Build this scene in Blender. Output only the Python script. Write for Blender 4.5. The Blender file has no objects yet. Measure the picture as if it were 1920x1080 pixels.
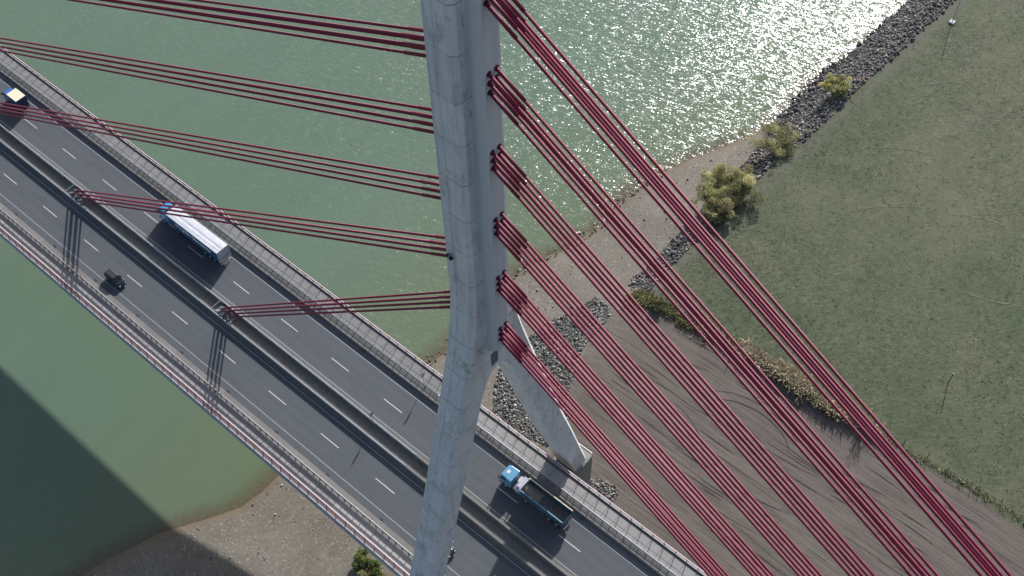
import bpy, math, random
import numpy as np
from mathutils import Vector, Matrix

R = math.radians
rnd = random.Random(11)
rng = np.random.default_rng(7)
SC = bpy.context.scene
COL = SC.collection

# ------------------------------------------------------------------ camera
cam_d = bpy.data.cameras.new('camera')
cam_d.sensor_width = 36.0
cam_d.lens = 40.0
cam_d.clip_start = 0.5
cam_d.clip_end = 9000
cam = bpy.data.objects.new('camera', cam_d)
COL.objects.link(cam)
yaw, pit, rol = 2.29558553, -0.95994795, -0.02586380
fw = Vector((math.cos(pit)*math.cos(yaw), math.cos(pit)*math.sin(yaw), math.sin(pit)))
rt = fw.cross(Vector((0, 0, 1))).normalized()
up = rt.cross(fw)
rt2 = rt*math.cos(rol)+up*math.sin(rol)
up2 = -rt*math.sin(rol)+up*math.cos(rol)
M = Matrix((rt2, up2, -fw)).transposed().to_4x4()
M.translation = Vector((47.417, -48.352, 159.091))
cam.matrix_world = M
SC.camera = cam

# ------------------------------------------------------------------ light
SUN_EL = R(28.3)
SUN_H = Vector((-0.305, 0.952, 0)).normalized()      # horizontal direction towards the sun
world = bpy.data.worlds.new('World')
SC.world = world
world.use_nodes = True
wn = world.node_tree
wn.nodes.clear()
wo = wn.nodes.new('ShaderNodeOutputWorld')
wb = wn.nodes.new('ShaderNodeBackground')
sky = wn.nodes.new('ShaderNodeTexSky')
sky.sky_type = 'NISHITA'
sky.sun_disc = False
sky.sun_elevation = SUN_EL
sky.sun_rotation = math.atan2(SUN_H.x, SUN_H.y)
sky.air_density = 1.0
sky.dust_density = 2.0
sky.ozone_density = 1.0
wb.inputs['Strength'].default_value = 0.10
wn.links.new(sky.outputs[0], wb.inputs[0])
wn.links.new(wb.outputs[0], wo.inputs[0])

sd = bpy.data.lights.new('sun', 'SUN')
sd.energy = 4.0
sd.angle = R(0.8)
sd.color = (1.0, 0.985, 0.965)
sun = bpy.data.objects.new('sun', sd)
COL.objects.link(sun)
sdir = Vector((SUN_H.x*math.cos(SUN_EL), SUN_H.y*math.cos(SUN_EL), math.sin(SUN_EL)))
sun.rotation_euler = sdir.to_track_quat('Z', 'Y').to_euler()
sun.location = (-60, 120, 180)

SC.view_settings.view_transform = 'Standard'
SC.view_settings.look = 'None'
SC.view_settings.exposure = 0.74
SC.view_settings.gamma = 1.0
SC.cycles.use_denoising = True
SC.cycles.max_bounces = 6
SC.cycles.sample_clamp_indirect = 4.0

# ------------------------------------------------------------------ helpers
class MB:
    """collects shapes into one mesh"""
    def __init__(s):
        s.v = []; s.f = []; s.m = []
    def add(s, vs, fs, mi=0):
        o = len(s.v)
        s.v += [tuple(p) for p in vs]
        for f in fs:
            s.f.append(tuple(o+i for i in f)); s.m.append(mi)
    def box(s, x0, x1, y0, y1, z0, z1, mi=0):
        s.add([(x0, y0, z0), (x1, y0, z0), (x1, y1, z0), (x0, y1, z0), (x0, y0, z1), (x1, y0, z1), (x1, y1, z1), (x0, y1, z1)],
              [(0, 3, 2, 1), (4, 5, 6, 7), (0, 1, 5, 4), (1, 2, 6, 5), (2, 3, 7, 6), (3, 0, 4, 7)], mi)
    def quad(s, a, b, c, d, mi=0):
        s.add([a, b, c, d], [(0, 1, 2, 3)], mi)
    def sheet(s, x0, x1, y0, y1, z, mi=0):
        s.quad((x0, y0, z), (x1, y0, z), (x1, y1, z), (x0, y1, z), mi)
    def tube(s, p0, p1, r0, r1=None, n=8, mi=0, caps=True):
        r1 = r0 if r1 is None else r1
        p0 = Vector(p0); p1 = Vector(p1)
        d = (p1-p0).normalized()
        a = d.orthogonal().normalized(); b = d.cross(a)
        vs = []
        for p, r in ((p0, r0), (p1, r1)):
            for i in range(n):
                t = 2*math.pi*i/n
                vs.append(p+a*(r*math.cos(t))+b*(r*math.sin(t)))
        fs = [(i, (i+1) % n, n+(i+1) % n, n+i) for i in range(n)]
        if caps:
            fs += [tuple(range(n-1, -1, -1)), tuple(range(n, 2*n))]
        s.add(vs, fs, mi)
    def loft(s, rings, mi=0, cap=True, closed=True):
        n = len(rings[0]); vs = [p for r in rings for p in r]; fs = []
        for k in range(len(rings)-1):
            for i in range(n if closed else n-1):
                j = (i+1) % n
                fs.append((k*n+i, k*n+j, (k+1)*n+j, (k+1)*n+i))
        if cap:
            fs.append(tuple(range(n-1, -1, -1)))
            fs.append(tuple(range((len(rings)-1)*n, len(rings)*n)))
        s.add(vs, fs, mi)
    def extr_x(s, prof, x0, x1, mi=0):
        """profile of (y,z) points swept along x"""
        s.loft([[(x0, y, z) for y, z in prof], [(x1, y, z) for y, z in prof]], mi)
    def side(s, prof, mi=0):
        """side profile of (x,z,halfwidth) mirrored across y"""
        n = len(prof)
        vs = [(x, -w, z) for x, z, w in prof]+[(x, w, z) for x, z, w in prof]
        fs = [tuple(range(n-1, -1, -1)), tuple(range(n, 2*n))]
        for i in range(n):
            j = (i+1) % n
            fs.append((i, j, n+j, n+i))
        s.add(vs, fs, mi)
    def build(s, name, mats, parent=None, smooth=False, bevel=0, loc=None):
        me = bpy.data.meshes.new(name)
        me.from_pydata(s.v, [], s.f)
        if not isinstance(mats, (list, tuple)): mats = [mats]
        for m in mats: me.materials.append(m)
        if len(mats) > 1: me.polygons.foreach_set('material_index', s.m)
        me.update()
        import bmesh
        bm = bmesh.new(); bm.from_mesh(me)
        bmesh.ops.recalc_face_normals(bm, faces=bm.faces)
        bm.to_mesh(me); bm.free()
        if smooth: me.polygons.foreach_set('use_smooth', [True]*len(me.polygons))
        o = bpy.data.objects.new(name, me)
        COL.objects.link(o)
        if parent: o.parent = parent
        if loc: o.location = loc
        if bevel:
            b = o.modifiers.new('bevel', 'BEVEL'); b.width = bevel; b.segments = 2; b.limit_method = 'ANGLE'; b.angle_limit = R(30)
            b.harden_normals = False
            for p in me.polygons: p.use_smooth = False
        return o

def tag(o, label, cat=None, group=None, kind=None):
    if label: o['label'] = label
    if cat: o['category'] = cat
    if group: o['group'] = group
    if kind: o['kind'] = kind
    return o

def thing(name, label, cat, loc=(0, 0, 0), rz=0, group=None):
    o = bpy.data.objects.new(name, None)
    o.empty_display_size = 0.5
    COL.objects.link(o)
    o.location = loc; o.rotation_euler = (0, 0, rz)
    return tag(o, label, cat, group)

def inst(name, me, parent, loc=(0, 0, 0), rot=(0, 0, 0)):
    o = bpy.data.objects.new(name, me); COL.objects.link(o)
    o.parent = parent; o.location = loc; o.rotation_euler = rot
    return o

def mesh_np(name, V, F, mat, col=None, smooth=False, parent=None):
    """V (n,3), F (m,k) arrays -> object, optional per-vertex colour attribute 'tint'"""
    me = bpy.data.meshes.new(name)
    V = np.asarray(V, np.float32); F = np.asarray(F, np.int32)
    k = F.shape[1]
    me.vertices.add(len(V)); me.vertices.foreach_set('co', V.ravel())
    me.loops.add(F.size); me.loops.foreach_set('vertex_index', F.ravel())
    me.polygons.add(len(F))
    me.polygons.foreach_set('loop_start', np.arange(0, F.size, k, dtype=np.int32))
    me.polygons.foreach_set('loop_total', np.full(len(F), k, np.int32))
    if smooth: me.polygons.foreach_set('use_smooth', np.ones(len(F), bool))
    me.update(calc_edges=True)
    if col is not None:
        a = me.attributes.new('tint', 'FLOAT_COLOR', 'POINT')
        c = np.ones((len(V), 4), np.float32); c[:, :col.shape[1]] = col
        a.data.foreach_set('color', c.ravel())
    me.materials.append(mat)
    o = bpy.data.objects.new(name, me); COL.objects.link(o)
    if parent: o.parent = parent
    return o

# ------------------------------------------------------------------ materials
class NT:
    def __init__(s, name):
        s.m = bpy.data.materials.new(name); s.m.use_nodes = True
        s.t = s.m.node_tree; s.t.nodes.clear()
        s.out = s.n('ShaderNodeOutputMaterial')
        s.b = s.n('ShaderNodeBsdfPrincipled')
        s.l(s.b.outputs[0], s.out.inputs[0])
        s.tc = s.n('ShaderNodeTexCoord')
        s.g = s.n('ShaderNodeNewGeometry')
    def n(s, t, **k):
        x = s.t.nodes.new(t)
        for a, v in k.items(): setattr(x, a, v)
        return x
    def l(s, a, b): s.t.links.new(a, b)
    def val(s, sock, v):
        if hasattr(v, 'is_linked') or hasattr(v, 'links'): s.l(v, sock)
        else: sock.default_value = v
    def map(s, scale=(1, 1, 1), rot=(0, 0, 0), src=None, loc=(0, 0, 0)):
        m = s.n('ShaderNodeMapping'); m.inputs['Scale'].default_value = scale; m.inputs['Rotation'].default_value = rot
        m.inputs['Location'].default_value = loc
        s.l(src or s.g.outputs['Position'], m.inputs[0]); return m.outputs[0]
    def noise(s, scale, detail=4, rough=.55, vec=None, dist=0):
        x = s.n('ShaderNodeTexNoise'); x.inputs['Scale'].default_value = scale; x.inputs['Detail'].default_value = detail
        x.inputs['Roughness'].default_value = rough; x.inputs['Distortion'].default_value = dist
        s.l(vec or s.g.outputs['Position'], x.inputs['Vector']); return x.outputs['Fac']
    def ramp(s, f, pts):
        r = s.n('ShaderNodeValToRGB'); e = r.color_ramp.elements
        while len(e) < len(pts): e.new(.5)
        for q, (p, c) in zip(e, pts):
            q.position = p; q.color = (c if isinstance(c, (tuple, list)) else (c, c, c))+((1,) if not isinstance(c, (tuple, list)) or len(c) == 3 else ())
        s.l(f, r.inputs[0]); return r.outputs[0]
    def mix(s, f, a, b, mode='MIX'):
        x = s.n('ShaderNodeMix', data_type='RGBA', blend_type=mode)
        s.val(x.inputs[0], f)
        for sk, v in ((x.inputs[6], a), (x.inputs[7], b)):
            if isinstance(v, (tuple, list)): sk.default_value = tuple(v)+(1,) if len(v) == 3 else v
            else: s.l(v, sk)
        return x.outputs[2]
    def math(s, op, a, b=0., c=None):
        x = s.n('ShaderNodeMath', operation=op); s.val(x.inputs[0], a); s.val(x.inputs[1], b)
        if c is not None: s.val(x.inputs[2], c)
        return x.outputs[0]
    def sep(s, v=None):
        x = s.n('ShaderNodeSeparateXYZ'); s.l(v or s.g.outputs['Position'], x.inputs[0]); return x.outputs
    def attr(s, name):
        x = s.n('ShaderNodeAttribute'); x.attribute_name = name; return x
    def bump(s, h, dist=.05, strength=1., normal=None):
        x = s.n('ShaderNodeBump'); x.inputs['Distance'].default_value = dist; x.inputs['Strength'].default_value = strength
        s.l(h, x.inputs['Height'])
        if normal is not None: s.l(normal, x.inputs['Normal'])
        return x.outputs[0]
    def set(s, color=None, rough=None, normal=None, metal=None, **k):
        if color is not None:
            if isinstance(color, (tuple, list)): s.b.inputs['Base Color'].default_value = tuple(color)+(1,)
            else: s.l(color, s.b.inputs['Base Color'])
        if rough is not None: s.val(s.b.inputs['Roughness'], rough)
        if normal is not None: s.l(normal, s.b.inputs['Normal'])
        if metal is not None: s.val(s.b.inputs['Metallic'], metal)
        for a, v in k.items(): s.val(s.b.inputs[a.replace('_', ' ')], v)
        return s.m

def simple(name, c, rough=.5, var=.12, scale=3., metal=0., coat=0., bump=0.):
    t = NT(name)
    f = t.noise(scale, 5, .6)
    a = tuple(max(0, x*(1-var)) for x in c); b = tuple(x*(1+var) for x in c)
    col = t.mix(t.ramp(f, [(.3, 0.), (.7, 1.)]), a, b)
    t.set(col, rough, metal=metal)
    if coat: t.set(Coat_Weight=coat)
    if bump: t.set(normal=t.bump(f, bump))
    return t.m

# concrete of the pylon: formwork joints, vertical streaks, blotches, lichen
def concrete_pylon():
    t = NT('pylon_concrete')
    p = t.sep()
    base = t.mix(t.ramp(t.noise(.35, 5, .6), [(.3, 0.), (.7, 1.)]), (.47, .48, .485), (.56, .57, .575))
    pan = t.n('ShaderNodeTexWhiteNoise', noise_dimensions='1D')
    t.l(t.math('FLOOR', t.math('MULTIPLY', t.math('ADD', p[2], 5.2), 1/5.13)), pan.inputs['W'])
    base = t.mix(t.math('MULTIPLY', pan.outputs[0], .12), base, (.33, .34, .345))
    st = t.noise(1., 6, .65, t.map((1.6, 1.6, .09)))
    base = t.mix(t.ramp(st, [(.5, 0.), (.72, .5)]), base, (.24, .245, .25))
    bl = t.noise(.5, 7, .72, t.map((1, 1, .55)))
    base = t.mix(t.ramp(bl, [(.54, 0.), (.64, .5)]), base, (.21, .213, .215))
    # small dark stains
    st2 = t.noise(.9, 8, .8, t.map((1, 1, .5), loc=(7, 3, 2)))
    base = t.mix(t.ramp(st2, [(.60, 0.), (.66, .6)]), base, (.12, .125, .13))
    # horizontal formwork joints every 5.13 m
    fr = t.math('FRACT', t.math('MULTIPLY', t.math('ADD', p[2], 5.2), 1/5.13))
    jn = t.math('LESS_THAN', fr, .022)
    jm = t.math('MULTIPLY', jn, t.ramp(t.noise(1.3, 4), [(.35, .2), (.65, .85)]))
    base = t.mix(jm, base, (.10, .105, .11))
    fr2 = t.math('FRACT', t.math('MULTIPLY', t.math('ADD', p[2], 5.2), 1/1.28))
    base = t.mix(t.math('MULTIPLY', t.math('LESS_THAN', fr2, .03), .13), base, (.15, .15, .16))
    # lichen below the fork of the shaft
    li = t.noise(.55, 7, .75, t.map((1, 1, 1.4), loc=(2, 1, 0)))
    zz = t.n('ShaderNodeMapRange', interpolation_type='SMOOTHSTEP'); t.l(p[2], zz.inputs[0])
    for i, v in ((1, 47.), (2, 53.), (3, 0.), (4, 1.)): zz.inputs[i].default_value = v
    z2 = t.n('ShaderNodeMapRange', interpolation_type='SMOOTHSTEP'); t.l(p[2], z2.inputs[0])
    for i, v in ((1, 55.), (2, 60.), (3, 1.), (4, 0.)): z2.inputs[i].default_value = v
    lm = t.math('MULTIPLY', t.math('MULTIPLY', zz.outputs[0], z2.outputs[0]), t.ramp(li, [(.56, 0.), (.64, .8)]))
    base = t.mix(lm, base, (.16, .15, .06))
    return t.set(base, .85, t.bump(t.noise(6, 5), .02))

def concrete_core():
    t = NT('smooth_grey_concrete')
    st = t.noise(1., 5, .6, t.map((1.2, 1.2, .05)))
    c = t.mix(t.ramp(st, [(.3, 0.), (.75, 1.)]), (.47, .485, .50), (.40, .415, .435))
    d = t.noise(.7, 7, .8, t.map((1, 1, .4), loc=(4, 9, 1)))
    c = t.mix(t.ramp(d, [(.63, 0.), (.7, .4)]), c, (.13, .135, .14))
    return t.set(c, .7)

def asphalt():
    t = NT('asphalt')
    p = t.sep()
    ay = t.math('ABSOLUTE', p[1])
    big = t.noise(.25, 4, .6, t.map((.12, 1.2, 1)))
    c = t.mix(t.ramp(big, [(.3, 0.), (.7, 1.)]), (0.0526, 0.0598, 0.0692), (0.0657, 0.0739, 0.0842))
    # darker wheel tracks: two per lane
    w = None
    for y in (2.9, 4.7, 6.2, 8.0):
        d = t.math('SUBTRACT', 1., t.math('MINIMUM', t.math('MULTIPLY', t.math('ABSOLUTE', t.math('SUBTRACT', ay, y)), 1.6), 1.))
        w = d if w is None else t.math('MAXIMUM', w, d)
    c = t.mix(t.math('MULTIPLY', w, .35), c, (0.0421, 0.0467, 0.0527))
    f = t.noise(7, 5, .7)
    c = t.mix(t.ramp(f, [(.3, .0), (.75, .25)]), c, (0.0854, 0.0906, 0.0977))
    c = t.mix(t.ramp(t.noise(.5, 7, .75, t.map((.25, 1, 1), loc=(9, 2, 0))), [(.56, 0.), (.68, .4)]), c, (0.0304, 0.0341, 0.0398))
    # patched repair joints across the lanes
    fr = t.math('FRACT', t.math('MULTIPLY', p[0], 1/23.7))
    c = t.mix(t.math('MULTIPLY', t.math('LESS_THAN', fr, .006), .3), c, (0.0263, 0.0292, 0.0338))
    return t.set(c, .8, t.bump(t.noise(40, 3), .01))

def slabs(name, c0, c1, step, off, joint):
    t = NT(name)
    p = t.sep()
    k = t.math('MULTIPLY', t.math('ADD', p[0], off), 1/step)
    wn_ = t.n('ShaderNodeTexWhiteNoise', noise_dimensions='1D'); t.l(t.math('FLOOR', k), wn_.inputs['W'])
    c = t.mix(wn_.outputs[0], c0, c1)
    c = t.mix(t.ramp(t.noise(1.1, 6, .7), [(.45, 0.), (.75, .35)]), c, tuple(x*.62 for x in c0))
    if step == 2.0:
        c = t.mix(t.math('MULTIPLY', t.math('GREATER_THAN', p[0], -21.3), .55), c, (.40, .385, .36))
    j = t.math('LESS_THAN', t.math('FRACT', k), joint)
    c = t.mix(t.math('MULTIPLY', j, .8), c, (.05, .05, .052))
    return t.set(c, .85)

def paint(name, c, wear=.35):
    t = NT(name)
    f = t.noise(5, 6, .75)
    col = t.mix(t.ramp(f, [(.52, 0.), (.75, wear)]), c, (.12, .12, .12))
    return t.set(col, .6)

def car_paint(name, c, rough=.3, dirt=.3):
    t = NT(name)
    f = t.noise(2.2, 6, .65)
    col = t.mix(t.ramp(f, [(.45, 0.), (.8, dirt)]), c, (.16, .15, .14))
    t.set(col, rough, Coat_Weight=.5)
    t.b.inputs['Coat Roughness'].default_value = .15
    return t.m

def tinted(name, rough=.9, mult=1.0, transl=0., bump=0):
    t = NT(name)
    a = t.attr('tint')
    f = t.noise(9, 3)
    c = t.mix(t.ramp(f, [(.3, .0), (.8, .3)]), a.outputs[0], (0.02, .02, .02))
    t.set(c, rough)
    if transl:
        tr = t.n('ShaderNodeBsdfTranslucent'); t.l(c, tr.inputs[0])
        ms = t.n('ShaderNodeMixShader'); ms.inputs[0].default_value = transl
        t.l(t.b.outputs[0], ms.inputs[1]); t.l(tr.outputs[0], ms.inputs[2]); t.l(ms.outputs[0], t.out.inputs[0])
    return t.m

def water_mat():
    t = NT('river_water')
    p = t.sep()
    big = t.noise(.018, 5, .6, t.map((1, .6, 1)))
    c = t.mix(t.ramp(big, [(.3, 0.), (.7, 1.)]), (.100, .148, .100), (.110, .158, .114))
    sw = t.noise(.09, 6, .6, t.map((1, .35, 1), (0, 0, .3)), 1.2)
    c = t.mix(t.ramp(sw, [(.4, 0.), (.75, .35)]), c, (.088, .128, .096))
    dp = t.attr('depth'); om = t.n('ShaderNodeMapRange', interpolation_type='SMOOTHSTEP'); t.l(dp.outputs['Fac'], om.inputs[0])
    for i, v in ((1, .3), (2, 4.5), (3, .75), (4, 0.)): om.inputs[i].default_value = v
    c = t.mix(om.outputs[0], c, (.112, .140, .082))
    def nz(scale, detail, rough, vec):
        x = t.n('ShaderNodeTexNoise'); x.inputs['Scale'].default_value = scale; x.inputs['Detail'].default_value = detail; x.inputs['Roughness'].default_value = rough
        t.l(vec, x.inputs['Vector'])
        v = t.n('ShaderNodeVectorMath', operation='SUBTRACT'); t.l(x.outputs['Color'], v.inputs[0]); v.inputs[1].default_value = (.5, .5, .5); return v.outputs[0]
    def sc(v, k):
        x = t.n('ShaderNodeVectorMath', operation='SCALE'); t.l(v, x.inputs[0]); t.val(x.inputs['Scale'], k); return x.outputs[0]
    def ad(u, v):
        x = t.n('ShaderNodeVectorMath', operation='ADD'); t.l(u, x.inputs[0]); t.l(v, x.inputs[1]); return x.outputs[0]
    gust = t.ramp(t.noise(.045, 3, .5, t.map((1, .6, 1))), [(.3, .72), (.7, 1.)])
    wind = t.map((1, 1, 1), (0, 0, R(-14)))
    w1 = sc(nz(1.25, 2, .5, t.map((.42, 1, 1), src=wind)), .62)
    w2 = sc(nz(4.2, 1, .5, t.map((.5, 1, 1), src=wind, loc=(4, 2, 0))), .95)
    w3 = sc(nz(.12, 2, .5, t.map((1, .5, 1), (0, 0, R(40)))), .12)
    sl = sc(ad(ad(w1, w2), w3), gust)
    fl = t.n('ShaderNodeVectorMath', operation='MULTIPLY'); t.l(sl, fl.inputs[0]); fl.inputs[1].default_value = (1, 1, 0)
    nn = t.n('ShaderNodeVectorMath', operation='NORMALIZE'); t.l(ad(fl.outputs[0], t.g.outputs['Normal']), nn.inputs[0])
    # the shallows: stirred-up brown silt over the bed
    fd = t.math('ADD', dp.outputs['Fac'], t.math('MULTIPLY', t.math('SUBTRACT', t.noise(.6, 6, .7), .5), .35))
    al = t.n('ShaderNodeMapRange', interpolation_type='SMOOTHSTEP'); t.l(fd, al.inputs[0])
    for i, v in ((1, -.02), (2, .55), (3, .9), (4, 0.)): al.inputs[i].default_value = v
    c = t.mix(al.outputs[0], c, t.mix(t.ramp(t.noise(1.6, 6, .75), [(.4, 0.), (.62, 1.)]), (.118, .092, .058), (.075, .062, .040)))
    df = t.n('ShaderNodeBsdfDiffuse'); t.l(c, df.inputs[0])
    gl = t.n('ShaderNodeBsdfAnisotropic'); gl.inputs['Roughness'].default_value = .235; gl.inputs['Color'].default_value = (.95, .98, 1, 1); t.l(nn.outputs[0], gl.inputs['Normal'])
    fr = t.n('ShaderNodeFresnel'); fr.inputs[0].default_value = 1.33; t.l(nn.outputs[0], fr.inputs[1])
    surf = t.n('ShaderNodeMixShader'); t.l(fr.outputs[0], surf.inputs[0]); t.l(df.outputs[0], surf.inputs[1]); t.l(gl.outputs[0], surf.inputs[2])
    t.l(surf.outputs[0], t.out.inputs[0])
    return t.m

def ground_mat():
    t = NT('ground_soil_and_grass')
    a = t.attr('tint')                       # r grass, g field, b stony bank, alpha-free
    s = t.n('ShaderNodeSeparateColor'); t.l(a.outputs[0], s.inputs[0])
    wob = t.math('MULTIPLY', t.math('SUBTRACT', t.noise(.6, 6, .7), .5), .9)
    def edge(x, lo=.42, hi=.58):
        m = t.n('ShaderNodeMapRange', interpolation_type='SMOOTHSTEP'); t.l(t.math('ADD', x, wob), m.inputs[0])
        m.inputs[1].default_value = lo; m.inputs[2].default_value = hi; return m.outputs[0]
    # gravel beach
    vo = t.n('ShaderNodeTexVoronoi'); vo.inputs['Scale'].default_value = 4.2; t.l(t.g.outputs['Position'], vo.inputs['Vector'])
    peb = t.n('ShaderNodeSeparateColor'); t.l(vo.outputs['Color'], peb.inputs[0])
    gr = t.mix(t.ramp(t.noise(.11, 5, .6), [(.35, 0.), (.65, 1.)]), (0.1395, 0.1215, 0.0972), (0.1845, 0.1638, 0.1332))
    gr = t.mix(t.ramp(peb.outputs[0], [(.2, .0), (1., .5)]), gr, (0.0810, 0.0702, 0.0594))
    gr = t.mix(t.ramp(peb.outputs[1], [(.9, .0), (1., .6)]), gr, (0.3240, 0.3060, 0.2790))
    gr = t.mix(t.ramp(t.noise(.35, 6, .7), [(.55, 0.), (.72, .6)]), gr, (0.0900, 0.0810, 0.0612))
    # wet rim at the waterline
    z = t.sep()[2]
    wet = t.n('ShaderNodeMapRange', interpolation_type='SMOOTHSTEP'); t.l(t.math('ADD', z, t.math('MULTIPLY', wob, .25)), wet.inputs[0])
    for i, v in ((1, -24.45), (2, -23.95), (3, .85), (4, 0.)): wet.inputs[i].default_value = v
    gr = t.mix(wet.outputs[0], gr, (.135, .100, .064))
    # stony bank soil
    st = t.mix(t.ramp(t.noise(1.4, 6, .7), [(.35, 0.), (.7, 1.)]), (.035, .033, .032), (.10, .094, .088))
    c = t.mix(edge(s.outputs[2]), gr, st)
    # worked field: soil with streaks along the bridge
    fs = t.noise(1., 6, .6, t.map((.05, 1.1, 1), (0, 0, R(-4))), .6)
    fl = t.mix(t.ramp(fs, [(.32, 0.), (.68, 1.)]), (0.0858, 0.0682, 0.0594), (0.1299, 0.1067, 0.0918))
    fb = t.noise(.07, 5, .6)
    fl = t.mix(t.ramp(fb, [(.4, 0.), (.62, .6)]), fl, (0.1160, 0.0990, 0.0756))
    f2 = t.noise(1., 7, .7, t.map((.07, 3.6, 1), (0, 0, R(6))), .5)
    fl = t.mix(t.ramp(f2, [(.50, 0.), (.60, .7)]), fl, (0.0534, 0.0418, 0.0367))
    f3 = t.noise(1., 6, .7, t.map((.12, 6., 1), (0, 0, R(-9)), loc=(3, 7, 0)), .3)
    fl = t.mix(t.ramp(f3, [(.50, 0.), (.62, .65)]), fl, (0.1624, 0.1342, 0.1166))
    f4 = t.noise(1., 4, .7, t.map((.05, 2.4, 1), (0, 0, R(2)), loc=(1, 3, 0)), .2)
    fl = t.mix(t.ramp(f4, [(.60, 0.), (.64, .8)]), fl, (0.0371, 0.0297, 0.0259))
    fl = t.mix(t.ramp(t.noise(3.4, 6, .8), [(.56, 0.), (.68, .55)]), fl, (0.1740, 0.1485, 0.1274))
    fl = t.mix(t.ramp(t.noise(1.3, 8, .8, t.map((1, 1, 1), loc=(5, 5, 5))), [(.58, 0.), (.66, .65)]), fl, (0.0487, 0.0396, 0.0346))
    c = t.mix(edge(s.outputs[1]), c, fl)
    # meadow
    g1 = t.noise(.045, 6, .65)
    me = t.mix(t.ramp(g1, [(.33, 0.), (.5, .5), (.68, 1.)]), (0.0572, 0.0759, 0.0324), (0.1056, 0.1012, 0.0626))
    g1b = t.noise(.10, 5, .6, t.map((1, .6, 1), (0, 0, .7), loc=(50, 3, 0)))
    me = t.mix(t.ramp(g1b, [(.42, 0.), (.66, .75)]), me, (0.0440, 0.0667, 0.0259))
    g2 = t.noise(.42, 8, .72)
    me = t.mix(t.ramp(g2, [(.42, 0.), (.68, .75)]), me, (0.0440, 0.0575, 0.0238))
    g3 = t.noise(1.0, 8, .75, t.map((1, .6, 1), (0, 0, .5)))
    me = t.mix(t.ramp(g3, [(.47, 0.), (.66, .7)]), me, (0.1540, 0.1472, 0.0972))
    g4 = t.noise(2.6, 6, .7, t.map((1, .7, 1), (0, 0, .2)))
    me = t.mix(t.ramp(g4, [(.46, 0.), (.66, .7)]), me, (0.0330, 0.0414, 0.0205))
    g6 = t.noise(5.5, 4, .7)
    me = t.mix(t.ramp(g6, [(.52, 0.), (.7, .55)]), me, (0.1650, 0.1667, 0.1134))
    g5 = t.noise(.16, 6, .65, t.map((1, 1, 1), loc=(31, 8, 0)))
    me = t.mix(t.ramp(g5, [(.58, 0.), (.70, .6)]), me, (0.1155, 0.1058, 0.0799))
    fib = t.map((.34, 1, 1), src=t.map((1, 1, 1), (0, 0, R(-38))))
    h1 = t.noise(2.1, 5, .75, fib)
    me = t.mix(t.ramp(h1, [(.45, 0.), (.60, .62)]), me, (0.0286, 0.0391, 0.0194))
    h2 = t.noise(2.6, 5, .75, t.map((1, 1, 1), src=fib, loc=(20, 4, 0)))
    me = t.mix(t.ramp(h2, [(.52, 0.), (.64, .6)]), me, (0.1650, 0.1610, 0.1080))
    br = t.noise(.022, 5, .6, t.map((1, .8, 1), loc=(14, 60, 0)))
    me = t.mix(t.ramp(br, [(.40, 0.), (.56, .42)]), me, (.050, .078, .030))
    br2 = t.noise(.03, 5, .65, t.map((1, .7, 1), (0, 0, .6), loc=(80, 9, 0)))
    me = t.mix(t.ramp(br2, [(.50, 0.), (.64, .45)]), me, (.135, .120, .075))
    sp = t.noise(.5, 6, .7, t.map((1, 1, 1), loc=(3, 77, 0)))
    me = t.mix(t.ramp(sp, [(.62, 0.), (.70, .6)]), me, (.165, .155, .095))
    # trampled, drier strip along the top of the bank
    px = t.sep(); pth = t.math('MULTIPLY', t.math('SUBTRACT', 1., t.math('MINIMUM', t.math('MULTIPLY', t.math('ABSOLUTE', t.math('SUBTRACT', t.math('ADD', px[0], t.math('MULTIPLY', px[1], -.055)), -17.2)), .45), 1.)), .6)
    me = t.mix(pth, me, (0.1078, 0.1012, 0.0799))
    c = t.mix(edge(s.outputs[0]), c, me)
    hb = t.math('ADD', t.math('MULTIPLY', g3, .6), t.math('MULTIPLY', t.noise(3., 6, .75), .7))
    return t.set(c, .95, t.bump(hb, .13, .7))

M_PYL = concrete_pylon()
M_CORE = concrete_core()
M_PIER = simple('weathered_pier_concrete', (.20, .195, .18), .9, .25, .8)
M_ASPH = asphalt()
M_WALK = slabs('walkway_slabs', (.245, .238, .228), (.285, .277, .265), 2.0, 1.3, .03)
M_KERB = slabs('kerb_concrete', (0.1462, 0.1394, 0.1278), (0.1734, 0.1666, 0.1550), 4.0, .6, .008)
M_MED = simple('median_concrete', (0.1258, 0.1210, 0.1122), .9, .18, 1.5)
M_GUT = simple('gutter_mortar', (.115, .115, .115), .9, .15, 2)
M_WKERB = simple('pale_edge_kerb', (.40, .40, .395), .8, .12, 1.2)
M_GIRD = simple('girder_paint', (.36, .355, .35), .5, .1, .6)
M_LINE = paint('road_marking', (.46, .47, .47), .6)
M_EDGE = paint('worn_edge_line', (.27, .275, .28), .6)
M_GALV = simple('galvanised_steel', (.33, .345, .36), .45, .12, 2, metal=.35)
M_GALVD = simple('weathered_steel_post', (.16, .165, .17), .6, .2, 3, metal=.3)
M_RAILW = simple('pale_pink_handrail', (.60, .50, .50), .45, .1, 2)
M_RAILR = simple('faded_red_railing', (.34, .16, .17), .6, .18, 2)
M_RPOST = simple('dark_red_post', (.16, .055, .06), .6, .2, 2)
M_CAB = simple('crimson_cable_sheath', (.165, .003, .030), .6, .14, 1.5)
M_SLV = simple('dark_crimson_sleeve', (.145, .003, .027), .65, .15, 3)
M_COLL = simple('black_cable_collar', (.035, .008, .018), .5, .2, 3)
M_STEEL = simple('grey_bracket_steel', (.26, .27, .28), .5, .2, 3, metal=.4)
M_DARK = simple('dark_opening', (.012, .012, .014), .7, .2, 3)
M_PLATE = simple('grey_door_plate', (.07, .08, .095), .5, .12, 1)
M_TYRE = simple('tyre_rubber', (.012, .012, .013), .85, .3, 6)
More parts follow.
